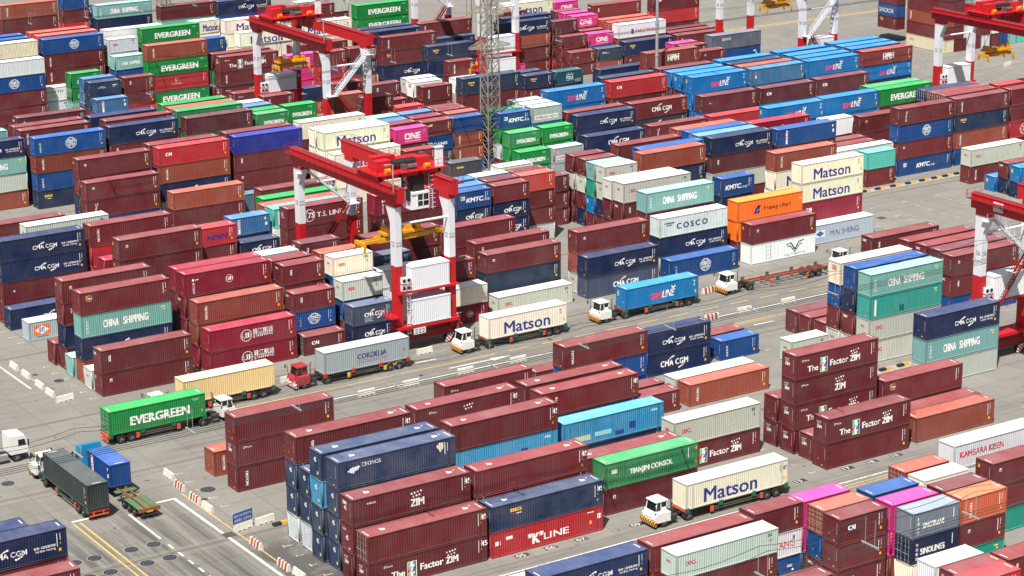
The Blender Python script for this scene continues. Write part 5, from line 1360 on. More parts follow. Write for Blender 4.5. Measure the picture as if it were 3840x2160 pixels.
def yard_cab(root, cabm, stripem, num=None):
    """low single-man cab of a terminal tractor: front at x = 0, body runs to -x, driver on the left"""
    y0, y1 = -1.15, 0.55
    b = MB()
    b.prism([(-2.0, 0.62), (-0.05, 0.62), (-0.02, 1.25), (-0.28, 1.62), (-2.0, 1.62)], 'y', -1.2, 1.2, 0)      # nose and floor
    # cab cell as posts, sills and roof so that the glazing is open on every side
    P = [(-0.50, 1.62, -0.72, 2.62), (-1.95, 1.62, -1.95, 2.62), (-1.18, 1.62, -1.18, 2.62)]
    for yy in (y0, y1 - 0.1):
        for xa, za, xb, zb in P: b.beam((xa, yy + 0.05, za), (xb, yy + 0.05, zb), 0.1, 0.1)
    b.prism([(-2.0, 1.62), (-1.15, 1.62), (-1.15, 2.02), (-2.0, 2.0)], 'y', y0, y0 + 0.06); b.prism([(-2.0, 1.62), (-1.15, 1.62), (-1.15, 2.02), (-2.0, 2.0)], 'y', y1 - 0.06, y1)
    b.box(-2.0, -1.94, y0 + .06, y1 - .06, 1.62, 2.0); b.box(-1.18, -1.12, y0, y0 + 0.05, 0.7, 1.62)
    cab = b.build('cab', cabm, root)
    MB().prism([(-2.12, 2.62), (-0.52, 2.62), (-0.56, 2.74), (-2.08, 2.78)], 'y', y0 - 0.06, y1 + 0.06).build('roof', cabm, cab)
    for pts, nm in (([(-0.49, y0 + 0.06, 1.66), (-0.49, y1 - 0.06, 1.66), (-0.70, y1 - 0.06, 2.60), (-0.70, y0 + 0.06, 2.60)], 'windscreen'), ([(-0.58, y0 + 0.02, 1.68), (-1.13, y0 + 0.02, 1.68), (-1.13, y0 + 0.02, 2.58), (-0.74, y0 + 0.02, 2.58)], 'side_window'), ([(-1.24, y0 + 0.02, 2.05), (-1.88, y0 + 0.02, 2.05), (-1.88, y0 + 0.02, 2.56), (-1.24, y0 + 0.02, 2.56)], 'side_window'),
                    ([(-0.58, y1 - 0.02, 1.68), (-1.88, y1 - 0.02, 1.68), (-1.88, y1 - 0.02, 2.58), (-0.74, y1 - 0.02, 2.58)], 'side_window'), ([(-1.97, y0 + 0.1, 2.05), (-1.97, y1 - 0.1, 2.05), (-1.97, y1 - 0.1, 2.56), (-1.97, y0 + 0.1, 2.56)], 'rear_window')):
        g = MB(); g.v = pts; g.f = [(0, 1, 2, 3)]; g.m = [0]; g.build(nm, GLASS, cab)
    MB().prism([(-0.10, 0.32), (0.16, 0.34), (0.16, 0.78), (-0.10, 0.86)], 'y', -1.28, 1.28).build('bumper', stripem, root)
    m_ = MB(); m_.bar((-0.12, -0.95, 1.2), (-0.02, -1.05, 2.75), 0.035); m_.bar((-0.02, -1.05, 2.75), (0.0, -1.55, 2.7), 0.025); m_.box(-0.05, 0.03, -1.68, -1.5, 2.2, 2.65); m_.bar((-0.12, 0.95, 1.2), (-0.02, 1.1, 2.5), 0.035); m_.box(-0.05, 0.03, 1.1, 1.25, 2.1, 2.5)
    m_.build('mirror', FRAME, root)
    for y in (-0.8, 0.8): MB().box(-0.05, 0.01, y - 0.16, y + 0.16, 0.95, 1.1).build('headlight', flat('lamp_glass', (226, 226, 214), 0.2), root)
    r = MB()
    for y in (-0.9, -0.5, -0.1, 0.35): r.bar((-0.7, y, 2.78), (-0.7, y, 2.92), 0.05); r.bar((-1.9, y, 2.78), (-1.9, y, 2.9), 0.04)
    r.build('roof_lamp', flat('amber', (190, 96, 40), 0.4), root)
    t_ = MB(); t_.bar((-2.2, 0.9, 1.2), (-2.2, 0.9, 3.1), 0.06); t_.bar((-2.2, 0.9, 3.1), (-2.4, 0.9, 3.2), 0.06); t_.build('exhaust', FRAME, root)
    if num: flat_text('lettering', [(num, -1.7, 1.3, 0.2, None)], BLACK if cabm is CABW else SIGNW, root, lambda a, c: (a if False else -(a + 3.1), -1.206, c)) if False else flat_text('lettering', [(num, 0.0, 1.2, 0.2, 0.6)], BLACK if cabm is not CABR else SIGNW, root, lambda a, c: (-1.35 + a - 0.3, -1.206, c))
    return cab
def tractor(root, cabm, stripem, num, tank=FRAME):
    yard_cab(root, cabm, stripem, num)
    f = MB()
    for y in (-0.42, 0.36): f.box(-5.4, -0.1, y, y + 0.08, 0.72, 0.98)
    for x in (-5.3, -4.2, -3.1, -2.2): f.box(x, x + 0.1, -0.42, 0.44, 0.74, 0.9)
    f.box(-4.9, -4.0, -0.5, 0.5, 0.98, 1.1); f.box(-3.2, -2.3, -1.05, -0.5, 0.5, 1.0, 1); f.box(-3.0, -2.3, 0.5, 1.0, 0.5, 1.0, 1); f.bar((-3.9, -0.9, 0.75), (-3.35, -0.9, 0.75), 0.22, 1)
    f.build('chassis', [FRAME, tank], root)
    for x in (-1.25, -4.45):
        for y in (-1.02, 1.02): wheel(root, x, y)
        if x < -4:
            for y in (-0.68, 0.68): wheel(root, x, y)
def trailer(root, L, x0, main, brk, fend, legs=TORA, boards=True):
    """skeletal trailer from x0 (front, local) back over L metres"""
    b = MB()
    for y in (-0.5, 0.42): b.box(x0 - L, x0 - 0.1, y, y + 0.09, 0.92, 1.18)
    n = 9
    for i in range(n + 1):
        x = x0 - 0.25 - (L - 0.5) * i / n; w_ = 1.18 if i % 3 == 0 else 0.75
        b.box(x - 0.06, x + 0.06, -w_, w_, 1.02, 1.16)
    b.box(x0 - L - 0.02, x0 - L + 0.16, -1.2, 1.2, 0.86, 1.2); b.box(x0 - 0.2, x0, -1.2, 1.2, 1.0, 1.22)
    fr = b.build('trailer_frame', main, root)
    for i in (0, 3, 6, 9):
        x = x0 - 0.25 - (L - 0.5) * i / n
        for y in (-1.25, 1.13): MB().box(x - 0.26, x + 0.26, y, y + 0.12, 0.86, 1.40).build('corner_guide', brk, fr)
    if boards:
        for y in (-1.16, 1.1):
            s_ = MB(); s_.box(x0 - L + 3.6, x0 - 3.6, y, y + 0.05, 0.74, 0.84); s_.box(x0 - L + 3.6, x0 - 3.6, y, y + 0.05, 0.50, 0.60)
            s_.build('side_rail', OLIVE, root)
            for x in (x0 - 3.6, x0 - L + 3.6): MB().box(x - 0.2, x + 0.2, y - 0.04, y + 0.09, 0.36, 0.98).build('support_leg', legs, root)
    for x in (x0 - L + 1.55, x0 - L + 2.85):
        for y in (-1.02, 1.02): wheel(root, x, y)
        for y in (-0.70, 0.70): wheel(root, x, y)
    for y in (-1.02, 1.02):
        m_ = MB()
        for xc in (x0 - L + 1.55, x0 - L + 2.85):
            for i in range(8):
                a0, a1 = pi * (0.1 + 0.8 * i / 8), pi * (0.1 + 0.8 * (i + 1) / 8)
                m_.beam((xc + 0.64 * cos(a0), y, 0.52 + 0.6 * sin(a0)), (xc + 0.64 * cos(a1), y, 0.52 + 0.6 * sin(a1)), 0.36, 0.035)
        m_.build('mudguard', fend, root)
    r = MB(); r.box(x0 - L - 0.1, x0 - L - 0.04, -1.1, 1.1, 0.5, 0.66); r.box(x0 - L - 0.06, x0 - L + 0.2, -0.6, -0.5, 0.55, 0.95); r.box(x0 - L - 0.06, x0 - L + 0.2, 0.5, 0.6, 0.55, 0.95); r.build('rear_bumper', legs, root)
    for y in (-0.95, 0.95): MB().box(x0 - L - 0.05, x0 - L - 0.02, y - 0.15, y + 0.15, 0.9, 1.05).build('tail_lamp', flat('lamp_red', (150, 20, 24), 0.3), root)
GRP = 'yard trucks on the lanes'
def truck(front, yc, rz, label, cabm, stripem, num, L=12.4, gap=4.1, **kw):
    o = empty('container_truck', front, radians(rz)); tag(o, label, 'truck', GRP)
    tractor(o, cabm, stripem, num, kw.pop('tank', FRAME))
    trailer(o, L, -gap + 0.1, kw.get('main', TRED), kw.get('brk', TGRN), kw.get('fend', FRAME), kw.get('legs', TORA), kw.get('boards', True)); return o
def load(L, x, y, c, key, label, z=1.22, h=HH, rz=0.0, door=False, tag_end=True):
    b = dict(x=x, y=y, z=z, h=h, L=L, c=c, key=key, door=door, rg=seeded(x, y))
    return build_container(b, label, rz, (x, y, z))
truck((123.85, 241.27, 0), 0, 180, 'red terminal truck hauling the pale grey-white container, striped bumper', CABR, STR, '1 008', gap=4.0, main=FRAME, brk=flat('bracket_red', (176, 44, 40), 0.6), fend=TYEL, legs=TYEL)
load(40, 127.9, 240.05, 'S2', 'cordelia', 'pale grey long container with dark blue lettering on the red truck')
truck((148.1, 241.7, 0), 0, 180, 'white terminal truck hauling the cream container past the red crane', CABW, STY, 'L387', gap=4.2)
load(40, 152.35, 240.5, 'y', 'mat', 'cream long container with huge blue lettering on a truck beside the red crane')
truck((170.2, 242.2, 0), 0, 180, 'white terminal truck hauling the light-blue container', CABW, STY, 'L351', gap=4.3)
load(40, 174.6, 241.0, 'L', 'sm', 'light-blue long container on the truck in the middle of the road')
truck((192.4, 243.1, 0), 0, 180, 'white terminal truck with an empty rust-red skeletal trailer', CABW, STY, 'L390', gap=4.6, L=13.9)
truck((104.6, 241.25, 0), 0, 180, 'white terminal truck under the beige container, mostly hidden by the green one', CABW, STY, 'L352', gap=4.1)
load(40, 108.8, 240.03, 'be', 'plain', 'beige long container on a truck behind the green container')
truck((113.3, 236.2, 0), 0, 0, 'white terminal truck facing right with the green container, orange trailer tail', CABW, STY, 'L380', gap=4.1, main=TORA)
load(40, 97.0, 234.98, 'g', 'Dever', 'green long container with broad white capitals on a truck at the left', door=True)
truck((133.85, 180.6, 0), 0, 180, 'white terminal truck with black engine cover hauling the nearest cream container', CABW, STY, 'P387', gap=4.0, L=13.9, main=TORA, tank=flat('engine_black', (48, 50, 54), 0.5))
load(45, 137.85, 179.38, 'y', 'mat', 'cream extra-long container on the truck nearest the bottom of the photo')
truck((86.95, 231.6, 0), 0, 90, 'white terminal truck facing away with the black-green container at the left', CABW, STY, 'V037', gap=4.3, main=TRED)
load(40, 85.75, 227.1, 'dg', 'D', 'black-green long container on the truck facing away at the left', rz=-pi / 2, door=True)
truck((213.2, 243.3, 0), 0, 180, 'white terminal truck cab peeping over the cream-ended stack at the right', CABW, STY, 'L361', gap=4.3)
def road_tractor(front, rz, label, cabm, tall=True):
    """cab-over road tractor: front at x = 0"""
    o = empty('road_tractor', front, radians(rz)); tag(o, label, 'truck', GRP)
    H = 3.55 if tall else 3.15; b = MB()
    b.prism([(-2.1, 0.95), (0, 0.95), (0.04, 1.75), (-0.16, 2.75), (-0.75, H) if tall else (-0.35, H - 0.1), (-2.1, H)], 'y', -1.22, 1.22)
    cab = b.build('cab', cabm, o)
    for pts, nm in (([(0.05, -1.08, 1.85), (0.05, 1.08, 1.85), (-0.145, 1.04, 2.70), (-0.145, -1.04, 2.70)], 'windscreen'), ([(-0.22, -1.226, 1.85), (-1.15, -1.226, 1.85), (-1.15, -1.226, 2.62), (-0.36, -1.226, 2.62)], 'side_window'), ([(-0.22, 1.226, 1.85), (-1.15, 1.226, 1.85), (-1.15, 1.226, 2.62), (-0.36, 1.226, 2.62)], 'side_window')):
        g = MB(); g.v = pts; g.f = [(0, 1, 2, 3)]; g.m = [0]; g.build(nm, GLASS, cab)
    MB().box(0.0, 0.12, -1.2, 1.2, 0.4, 0.95).build('bumper', cabm, o); MB().box(0.045, 0.07, -0.9, 0.9, 1.05, 1.6).build('grille', flat('grille', (110, 112, 116), 0.5), cab)
    for y in (-0.9, 0.9): MB().box(0.10, 0.14, y - 0.2, y + 0.2, 0.6, 0.8).build('headlight', flat('lamp_glass', (226, 226, 214)), o)
    for y in (-1.5, 1.5): MB().box(-0.12, 0.0, y - 0.12, y + 0.12, 1.8, 2.6).build('mirror', FRAME, o)
    if tall: MB().prism([(-0.7, H), (-2.1, H), (-2.1, H + 0.35)], 'y', -1.1, 1.1).build('roof_fairing', cabm, cab)
    f = MB()
    for y in (-0.45, 0.37): f.box(-6.2, -0.2, y, y + 0.08, 0.7, 0.98)
    f.box(-3.6, -2.4, -1.15, -0.55, 0.5, 1.05, 1); f.box(-3.6, -2.4, 0.55, 1.15, 0.5, 1.05, 1); f.box(-5.0, -4.0, -0.5, 0.5, 0.98, 1.12); f.build('chassis', [FRAME, flat('tank_grey', (150, 152, 152), 0.4, 0.3)], o)
    for x in (-1.35, -4.2, -5.5) if tall else (-1.35, -4.6):
        for y in (-1.02, 1.02): wheel(o, x, y)
        if x < -2:
            for y in (-0.69, 0.69): wheel(o, x, y)
    return o
t_ = road_tractor((91.55, 229.3, 0), 90, 'bright blue cab-over truck with the short blue container and green flatbed tail', CABB)
# its flat-bed trailer: green deck with rusty rails
b = MB(); L0 = -2.9
for y in (-0.5, 0.42): b.box(-17.0, L0 - 0.9, y, y + 0.09, 0.95, 1.2, 1)
for i in range(9): x = -4.2 - i * 1.55; b.box(x - 0.06, x + 0.06, -1.15, 1.15, 1.05, 1.18)
b.box(-17.0, -13.2, -1.22, 1.22, 1.14, 1.20); b.box(-11.2, -10.6, -1.22, 1.22, 1.1, 1.2); b.box(-17.1, -16.95, -1.25, 1.25, 0.82, 1.26, 1)
for y in (-0.42, 0.30): b.box(-16.9, -10.6, y, y + 0.14, 1.2, 1.30, 1)
b.build('flatbed', [DECKG, flat('rusty_rail', (134, 82, 48), 0.8, 0, 0.3)], t_)
r = MB(); r.box(-17.2, -17.12, -1.1, 1.1, 0.42, 0.58); r.box(-17.14, -16.9, -0.75, -0.65, 0.5, 0.9); r.box(-17.14, -16.9, 0.65, 0.75, 0.5, 0.9); r.build('rear_bumper', FRAME, t_)
for x in (-12.9, -14.25, -15.6):
    for y in (-1.02, 1.02): wheel(t_, x, y)
    for y in (-0.69, 0.69): wheel(t_, x, y)
MB().box(-17.18, -17.15, -0.35, 0.35, 0.78, 0.94).build('number_plate', flat('plate', (204, 166, 60), 0.5), t_)
load(20, 90.33, 225.6, 'B', 'pil', 'short blue container with open-ribbed doors on the blue road truck', z=1.32, h=2.59, rz=-pi / 2, door=True)
road_tractor((87.6, 237.5, 0), 0, 'white cab-over tractor entering at the left edge without a trailer', CABW, False)

# ------------------------------------------------------------------ rubber-tyred gantry cranes, masts, overhead lines
CR = flat('crane_red', (186, 26, 34), 0.45, 0, 0.14); CRD = flat('crane_red_dark', (140, 24, 30), 0.55, 0, 0.25); CWH = flat('crane_white', (216, 218, 224), 0.45, 0, 0.10); CYE = flat('spreader_yellow', (212, 150, 28), 0.5, 0, 0.22, rust=0.12); CGR = flat('machine_grey', (92, 94, 98), 0.5, 0.2, 0.2)
ROPE = flat('rope', (40, 38, 36), 0.8); DRUM = flat('drum_black', (30, 31, 33), 0.6, 0, 0.2); HOUSE = flat('house_white', (222, 224, 228), 0.5, 0, 0.08); STEEL = flat('galvanised', (168, 170, 170))
def railing(mb, p, q, h=1.1, n=None, mi=0, r=0.022):
    p = Vector(p); q = Vector(q); n = n or max(2, int((q - p).length / 1.4))
    for i in range(n + 1): a = p.lerp(q, i / n); mb.bar(a, a + Vector((0, 0, h)), r, mi, 4)
    for k in (0.5, 1.0): mb.bar(p + Vector((0, 0, h * k)), q + Vector((0, 0, h * k)), r, mi, 4)
def stair(p, q, wd=0.8, steps=22):
    mb = MB(); p = Vector(p); q = Vector(q); o = Vector((0, wd / 2, 0))
    for s_ in (-1, 1):
        mb.beam(p + o * s_, q + o * s_, 0.06, 0.26)
        for i in range(0, steps + 1, 3): a = p.lerp(q, i / steps) + o * s_; mb.bar(a, a + Vector((0, 0, 1.05)), 0.03, 0, 4)
        mb.bar(p + o * s_ + Vector((0, 0, 1.05)), q + o * s_ + Vector((0, 0, 1.05)), 0.035, 0, 4); mb.bar(p + o * s_ + Vector((0, 0, 0.55)), q + o * s_ + Vector((0, 0, 0.55)), 0.03, 0, 4)
    for i in range(steps): a = p.lerp(q, (i + 0.5) / steps); mb.box(a.x - 0.12, a.x + 0.12, a.y - wd / 2, a.y + wd / 2, a.z - 0.02, a.z + 0.02)
    return mb
def corrugated_box(x0, x1, y0, y1, z0, z1):
    mb = MB(); n = max(2, int((x1 - x0) / 0.3)); w_ = (x1 - x0 - 0.1) / n
    mb.box(x0, x1, y0 + 0.06, y1, z0, z1); mb.box(x0 - 0.06, x1 + 0.06, y0 - 0.02, y1 + 0.06, z1, z1 + 0.1); mb.box(x0 - 0.05, x1 + 0.05, y0 - 0.01, y1 + 0.05, z0 - 0.1, z0)
    for i in range(n): a = x0 + 0.08 + i * w_; mb.box(a, a + w_ * 0.5, y0, y0 + 0.06, z0 + 0.02, z1 - 0.02)
    m = max(2, int((y1 - y0) / 0.3)); w_ = (y1 - y0 - 0.2) / m
    for i in range(m): a = y0 + 0.14 + i * w_; mb.box(x0 - 0.05, x0, a, a + w_ * 0.5, z0 + 0.02, z1 - 0.02)
    return mb
def gantry(x, yN, S, label, num, house, ty, sz, slen, stair_side, cab=True, full=True, plate=None):
    """x centre of the two girders, yN near wheel line, S span; house/stair_side 0 = near side, 1 = far side"""
    R = empty('gantry_crane', (x, yN, 0)); tag(R, label, 'crane', 'red and white yard cranes')
    for sy in (0, 1):
        Y = S * sy; iy = 1 if sy == 0 else -1
        for sx in (-1, 1):
            X = 4.0 * sx; m = MB()
            redtop = 19.6
            m.prism([(X - .46, Y - .68), (X + .46, Y - .68), (X + .46, Y + .68), (X - .46, Y + .68)], 'z', 2.2, 11.6, 0)
            m.prism([(X - .45, Y - .67), (X + .45, Y - .67), (X + .45, Y + .67), (X - .45, Y + .67)], 'z', 11.6, 19.4, 1)
            a, b_ = (Y + .66 * iy, Y + 1.75 * iy); m.prism([(a, 17.2), (b_, 19.4), (a, 19.4)], 'x', X - .44, X + .44, 1)
            m.prism([(Y - .7 - (0.9 if iy < 0 else 0), 19.4), (Y + .7 + (0.9 if iy > 0 else 0), 19.4), (Y + .7 + (0.9 if iy > 0 else 0), 20.1), (Y - .7 - (0.9 if iy < 0 else 0), 20.1)], 'x', X - .5, X + .5, 0)
            leg = m.build('leg', [CR, CWH], R)
            flat_text('leg_number', [(num, -0.40, 14.2, 0.62, 0.78)], BLACK, leg, lambda u, z, X=X, Y=Y: (X + u, Y - 0.675, z))
            flat_text('leg_number', [(num, -0.40, 14.2, 0.62, 0.78)], BLACK, leg, lambda u, z, X=X, Y=Y: (X - 0.455, Y - u, z))
        m = MB(); m.box(-5.6, 5.6, Y - 0.42, Y + 0.42, 1.3, 2.3); m.box(-4.6, 4.6, Y - 0.35, Y + 0.35, 2.3, 2.9); m.build('sill_beam', CRD, R)
        MB().bar((-3.5, Y - 0.2, 17.0), (3.5, Y - 0.2, 17.0), 0.16, 0, 10).build('tie_beam', CWH, R)
        for bx in (-4.6, 4.6):
            bg = MB().box(bx - 1.0, bx + 1.0, Y - 0.3, Y + 0.3, 1.0, 1.45).box(bx - 0.25, bx + 0.25, Y - 0.5, Y + 0.5, 0.7, 1.6).build('bogie', CR, R)
            for wx in (-0.95, 0.95):
                wheel(R, bx + wx, Y, 0.72, 0.5)
                g = MB().prism([(bx + wx - 0.75, 0.25), (bx + wx - 0.3, 0.12), (bx + wx + 0.2, 0.55), (bx + wx + 0.75, 1.45), (bx + wx - 0.35, 1.5)] if wx < 0 else [(bx + wx + 0.75, 0.25), (bx + wx + 0.3, 0.12), (bx + wx - 0.2, 0.55), (bx + wx - 0.75, 1.45), (bx + wx + 0.35, 1.5)], 'y', Y - 0.42, Y - 0.34)
                g.build('wheel_guard', STG, bg)
            m = MB().bar((bx, Y - 0.75, 1.5), (bx, Y - 0.75, 2.6), 0.28, 0, 10).bar((bx, Y - 0.75, 2.6), (bx, Y - 0.75, 2.95), 0.34, 1, 10); m.build('travel_motor', [CGR, CR], R)
    for sx in (-1, 1):
        X = 4.0 * sx
        g = MB().box(X - .48, X + .48, -1.6, S + 1.6, 20.1, 21.9).box(X - .58, X + .58, -1.6, S + 1.6, 21.9, 21.98)
        for k in range(int(S / 2)): g.box(X - .5, X + .5, k * 2.0, k * 2.0 + 0.06, 20.15, 21.85)
        g.build('girder', CR, R)
        MB().box(X - .1, X + .1, -1.5, S + 1.5, 21.98, 22.12).build('trolley_rail', CGR, R)
        o = MB().box(X + sx * 0.95 - 0.4, X + sx * 0.95 + 0.4, -1.6, S + 1.6, 21.4, 21.46); railing(o, (X + sx * 1.34, -1.6, 21.46), (X + sx * 1.34, S + 1.6, 21.46), 1.05)
        for k in range(10): o.beam((X + sx * .48, k * S / 9, 20.9), (X + sx * 1.34, k * S / 9, 21.4), 0.06, 0.06)
        o.build('walkway', CRD, R)
        e = MB()
        for yy in (-1.6, S + 1.6): railing(e, (X - 1.2, yy, 21.46), (X + 1.2, yy, 21.46), 1.05, 2)
        e.build('end_railing', CRD, R)
    # festoon and lamp poles
    f = MB(); f.bar((-4.9, -1.2, 21.4), (-4.9, -1.2, 25.2), 0.09, 0, 8); f.bar((-4.9, -1.2, 25.2), (-5.7, -1.2, 25.3), 0.07, 0, 8); f.box(-6.1, -5.6, -1.35, -1.05, 25.2, 25.35); f.build('lamp_pole', STEEL, R)
    # machinery house, air conditioners and platform
    Y = S * house; dy = (-1.05, 1.25)
    h1 = corrugated_box(-2.4, 3.3, Y + dy[0], Y + dy[1], 8.3, 11.2).build('electrical_house', HOUSE, R)
    if house == 0: corrugated_box(-2.4, 3.3, Y + dy[0] - 0.15, Y + dy[1], 3.7, 6.8).build('generator_house', HOUSE, R)
    p = MB().box(-4.4, 4.6, Y - 1.2, Y + 1.3, 7.9, 8.15).box(-4.6, 4.6, Y - 1.2, Y + 1.3, 3.1, 3.5); railing(p, (-4.4, Y - 1.2, 8.15), (-2.6, Y - 1.2, 8.15), 1.0, 3); railing(p, (-5.6, Y - 1.4, 5.0), (-4.6, Y - 1.4, 5.0), 1.0, 2); p.box(-5.7, -4.4, Y - 1.4, Y + 1.0, 4.9, 5.02); railing(p, (-5.7, Y - 1.4, 5.02), (-5.7, Y + 1.0, 5.02), 1.0, 3)
    p.build('platform', CR, R)
    for ax in (-3.9, -3.2):
        for az in (8.3, 9.3):
            a = MB().box(ax, ax + 0.6, Y - 1.15, Y - 0.7, az, az + 0.8).prism([(ax + 0.3 + 0.24 * cos(i * pi / 6), az + 0.4 + 0.24 * sin(i * pi / 6)) for i in range(12)], 'y', Y - 1.17, Y - 1.15, 1)
            a.build('air_conditioner', [HOUSE, DRUM], R)
    l_ = MB()
    for s_ in (-0.22, 0.22): l_.bar((-2.9 + s_, Y - 1.0, 2.4), (-2.9 + s_, Y - 1.0, 8.3), 0.035, 0, 5)
    for i in range(18): l_.bar((-3.12, Y - 1.0, 2.6 + i * 0.32), (-2.68, Y - 1.0, 2.6 + i * 0.32), 0.025, 0, 4)
    for i in range(5):
        for k in range(6): a0, a1 = pi * (1 + k / 6), pi * (1 + (k + 1) / 6); l_.bar((-2.9 + 0.35 * cos(a0), Y - 1.0 + 0.6 * sin(a0), 4 + i), (-2.9 + 0.35 * cos(a1), Y - 1.0 + 0.6 * sin(a1), 4 + i), 0.025, 0, 4)
    l_.build('ladder', CWH, R)
    if plate:
        pl = MB().box(-2.4, -0.6, Y - 1.28, Y - 1.22, 2.3, 3.1).build('number_plate', CWH, R); flat_text('lettering', [(num, -2.25, 2.42, 0.58, 1.5)], BLACK, pl, lambda u, z: (u, Y - 1.286, z))
    # stair from one leg to the other, white above and red below
    Y = S * stair_side; d = -1 if stair_side == 0 else 1; Ys = Y + d * 0.0 - 1.15 if stair_side == 0 else Y - 1.15
    if stair_side == 0: stair((3.3, Ys, 18.6), (-2.9, Ys, 12.2)).build('stair', CWH, R); stair((-2.6, Ys, 12.0), (2.9, Ys, 5.0)).build('stair', CRD, R)
    else: stair((-3.2, Ys, 19.0), (3.0, Ys, 13.6)).build('stair', CWH, R); stair((2.8, Ys, 13.4), (-3.0, Ys, 6.0)).build('stair', CRD, R)
    b = MB()
    for X, Z in (((3.9, 18.5), (-3.6, 12.1)) if stair_side == 0 else ((-3.9, 18.9), (3.6, 13.5))): b.box(X - 0.9, X + 0.9, Ys - 0.5, Ys + 0.5, Z - 0.06, Z); railing(b, (X - 0.9, Ys - 0.5, Z), (X + 0.9, Ys - 0.5, Z), 1.0, 2)
    b.build('landing', CWH, R)
    # trolley
    T = MB()
    for yy in (ty - 2.6, ty + 2.4): T.box(-4.7, 4.7, yy, yy + 0.4, 22.2, 22.75)
    for xx in (-4.6, -1.6, 1.4, 4.3): T.box(xx, xx + 0.35, ty - 2.6, ty + 2.8, 22.2, 22.7)
    T.box(-4.9, 5.6, ty - 2.9, ty + 3.1, 22.75, 22.83)
    tr = T.build('trolley', CR, R)
    t2 = MB()
    for a, b_ in (((-4.9, ty - 2.9), (5.6, ty - 2.9)), ((5.6, ty - 2.9), (5.6, ty + 3.1)), ((5.6, ty + 3.1), (-4.9, ty + 3.1)), ((-4.9, ty + 3.1), (-4.9, ty - 2.9))): railing(t2, (*a, 22.83), (*b_, 22.83), 1.1, r=0.03)
    t2.build('trolley_railing', CR, R)
    MB().bar((-1.6, ty - 0.6, 23.6), (1.7, ty - 0.6, 23.6), 0.58, 0, 16).build('hoist_drum', DRUM, R)
    m = MB().box(-3.9, -1.9, ty - 1.2, ty + 0.2, 22.83, 24.3).box(1.9, 3.9, ty - 1.2, ty + 0.1, 22.83, 24.1).bar((-1.2, ty + 1.4, 23.5), (2.6, ty + 1.4, 23.5), 0.55, 0, 10).box(-3.5, -0.2, ty + 0.9, ty + 2.2, 22.83, 24.4).box(2.4, 3.6, ty + 0.8, ty + 2.2, 22.83, 23.8); m.build('hoist_motor', CR, R)
    m = MB().bar((0.2, ty - 1.6, 23.2), (1.6, ty - 1.6, 23.2), 0.34, 0, 10).box(-0.6, 0.0, ty - 2.0, ty - 1.3, 22.83, 23.6).box(4.0, 4.7, ty + 1.2, ty + 2.0, 22.83, 24.0); m.build('gearbox', CGR, R)
    MB().box(4.2, 5.2, ty - 2.4, ty - 1.9, 22.83, 25.3).box(4.1, 5.3, ty - 2.5, ty - 1.8, 25.3, 25.42).build('control_cabinet', HOUSE, R)
    m = MB()
    for xx, yy in ((-3.2, ty - 1.9), (-1.0, ty + 2.5), (2.6, ty - 2.0), (3.6, ty + 2.5)): m.bar((xx, yy, 23.1), (xx + 0.7, yy, 23.1), 0.34, 0, 12)
    m.build('sheave', CYE, R)
    # ropes and spreader
    m = MB()
    for xx in (-2.2, 2.2):
        for yy in (-1.0, 1.0): m.bar((xx * 1.1, ty + yy, 22.3), (xx, ty + yy * 0.8, sz + 1.9), 0.035, 0, 4); m.bar((xx * 0.6, ty + yy, 22.3), (xx, ty - yy * 0.8, sz + 1.9), 0.03, 0, 4)
    m.build('hoist_rope', ROPE, R)
    sp = MB(); h = slen / 2
    for yy in (-0.75, 0.45): sp.box(-h * 0.62, h * 0.62, ty + yy, ty + yy + 0.3, sz + 0.15, sz + 0.75)
    for s_ in (-1, 1):
        for yy in (-0.55, 0.3): sp.box(*(sorted((s_ * h * 0.55, s_ * h))), ty + yy, ty + yy + 0.25, sz + 0.2, sz + 0.62)
        sp.box(s_ * h - 0.2, s_ * h + 0.2, ty - 1.2, ty + 1.2, sz + 0.1, sz + 0.6)
        for yy in (-1.2, 1.2): sp.box(s_ * h - 0.14, s_ * h + 0.14, ty + yy - 0.14, ty + yy + 0.14, sz - 0.3, sz + 0.3); sp.prism([(s_ * h - 0.12, sz - 0.3), (s_ * h + 0.12, sz - 0.3), (s_ * h + s_ * 0.3, sz - 0.75), (s_ * h + s_ * 0.12, sz - 0.75)], 'y', ty + yy - 0.12, ty + yy + 0.12)
    spr = sp.build('spreader', CYE, R)
    hb = MB().box(-2.9, 2.9, ty - 1.0, ty + 1.0, sz + 1.0, sz + 1.35).box(-2.5, -1.9, ty - 0.9, ty + 0.9, sz + 1.35, sz + 1.95).box(1.9, 2.5, ty - 0.9, ty + 0.9, sz + 1.35, sz + 1.95).box(-0.7, 0.7, ty - 0.7, ty + 0.7, sz + 0.75, sz + 1.0).box(-1.3, -0.5, ty - 1.3, ty - 0.9, sz + 1.1, sz + 1.8).box(0.4, 1.4, ty - 0.6, ty + 0.5, sz + 1.35, sz + 2.0)
    hb.build('head_block', CYE, R)
    if slen > 10: flat_text('lettering', [('ZPMC', -0.4, sz + 0.28, 0.34, 1.2)], BLACK, spr, lambda u, z: (u, ty - 0.756, z))
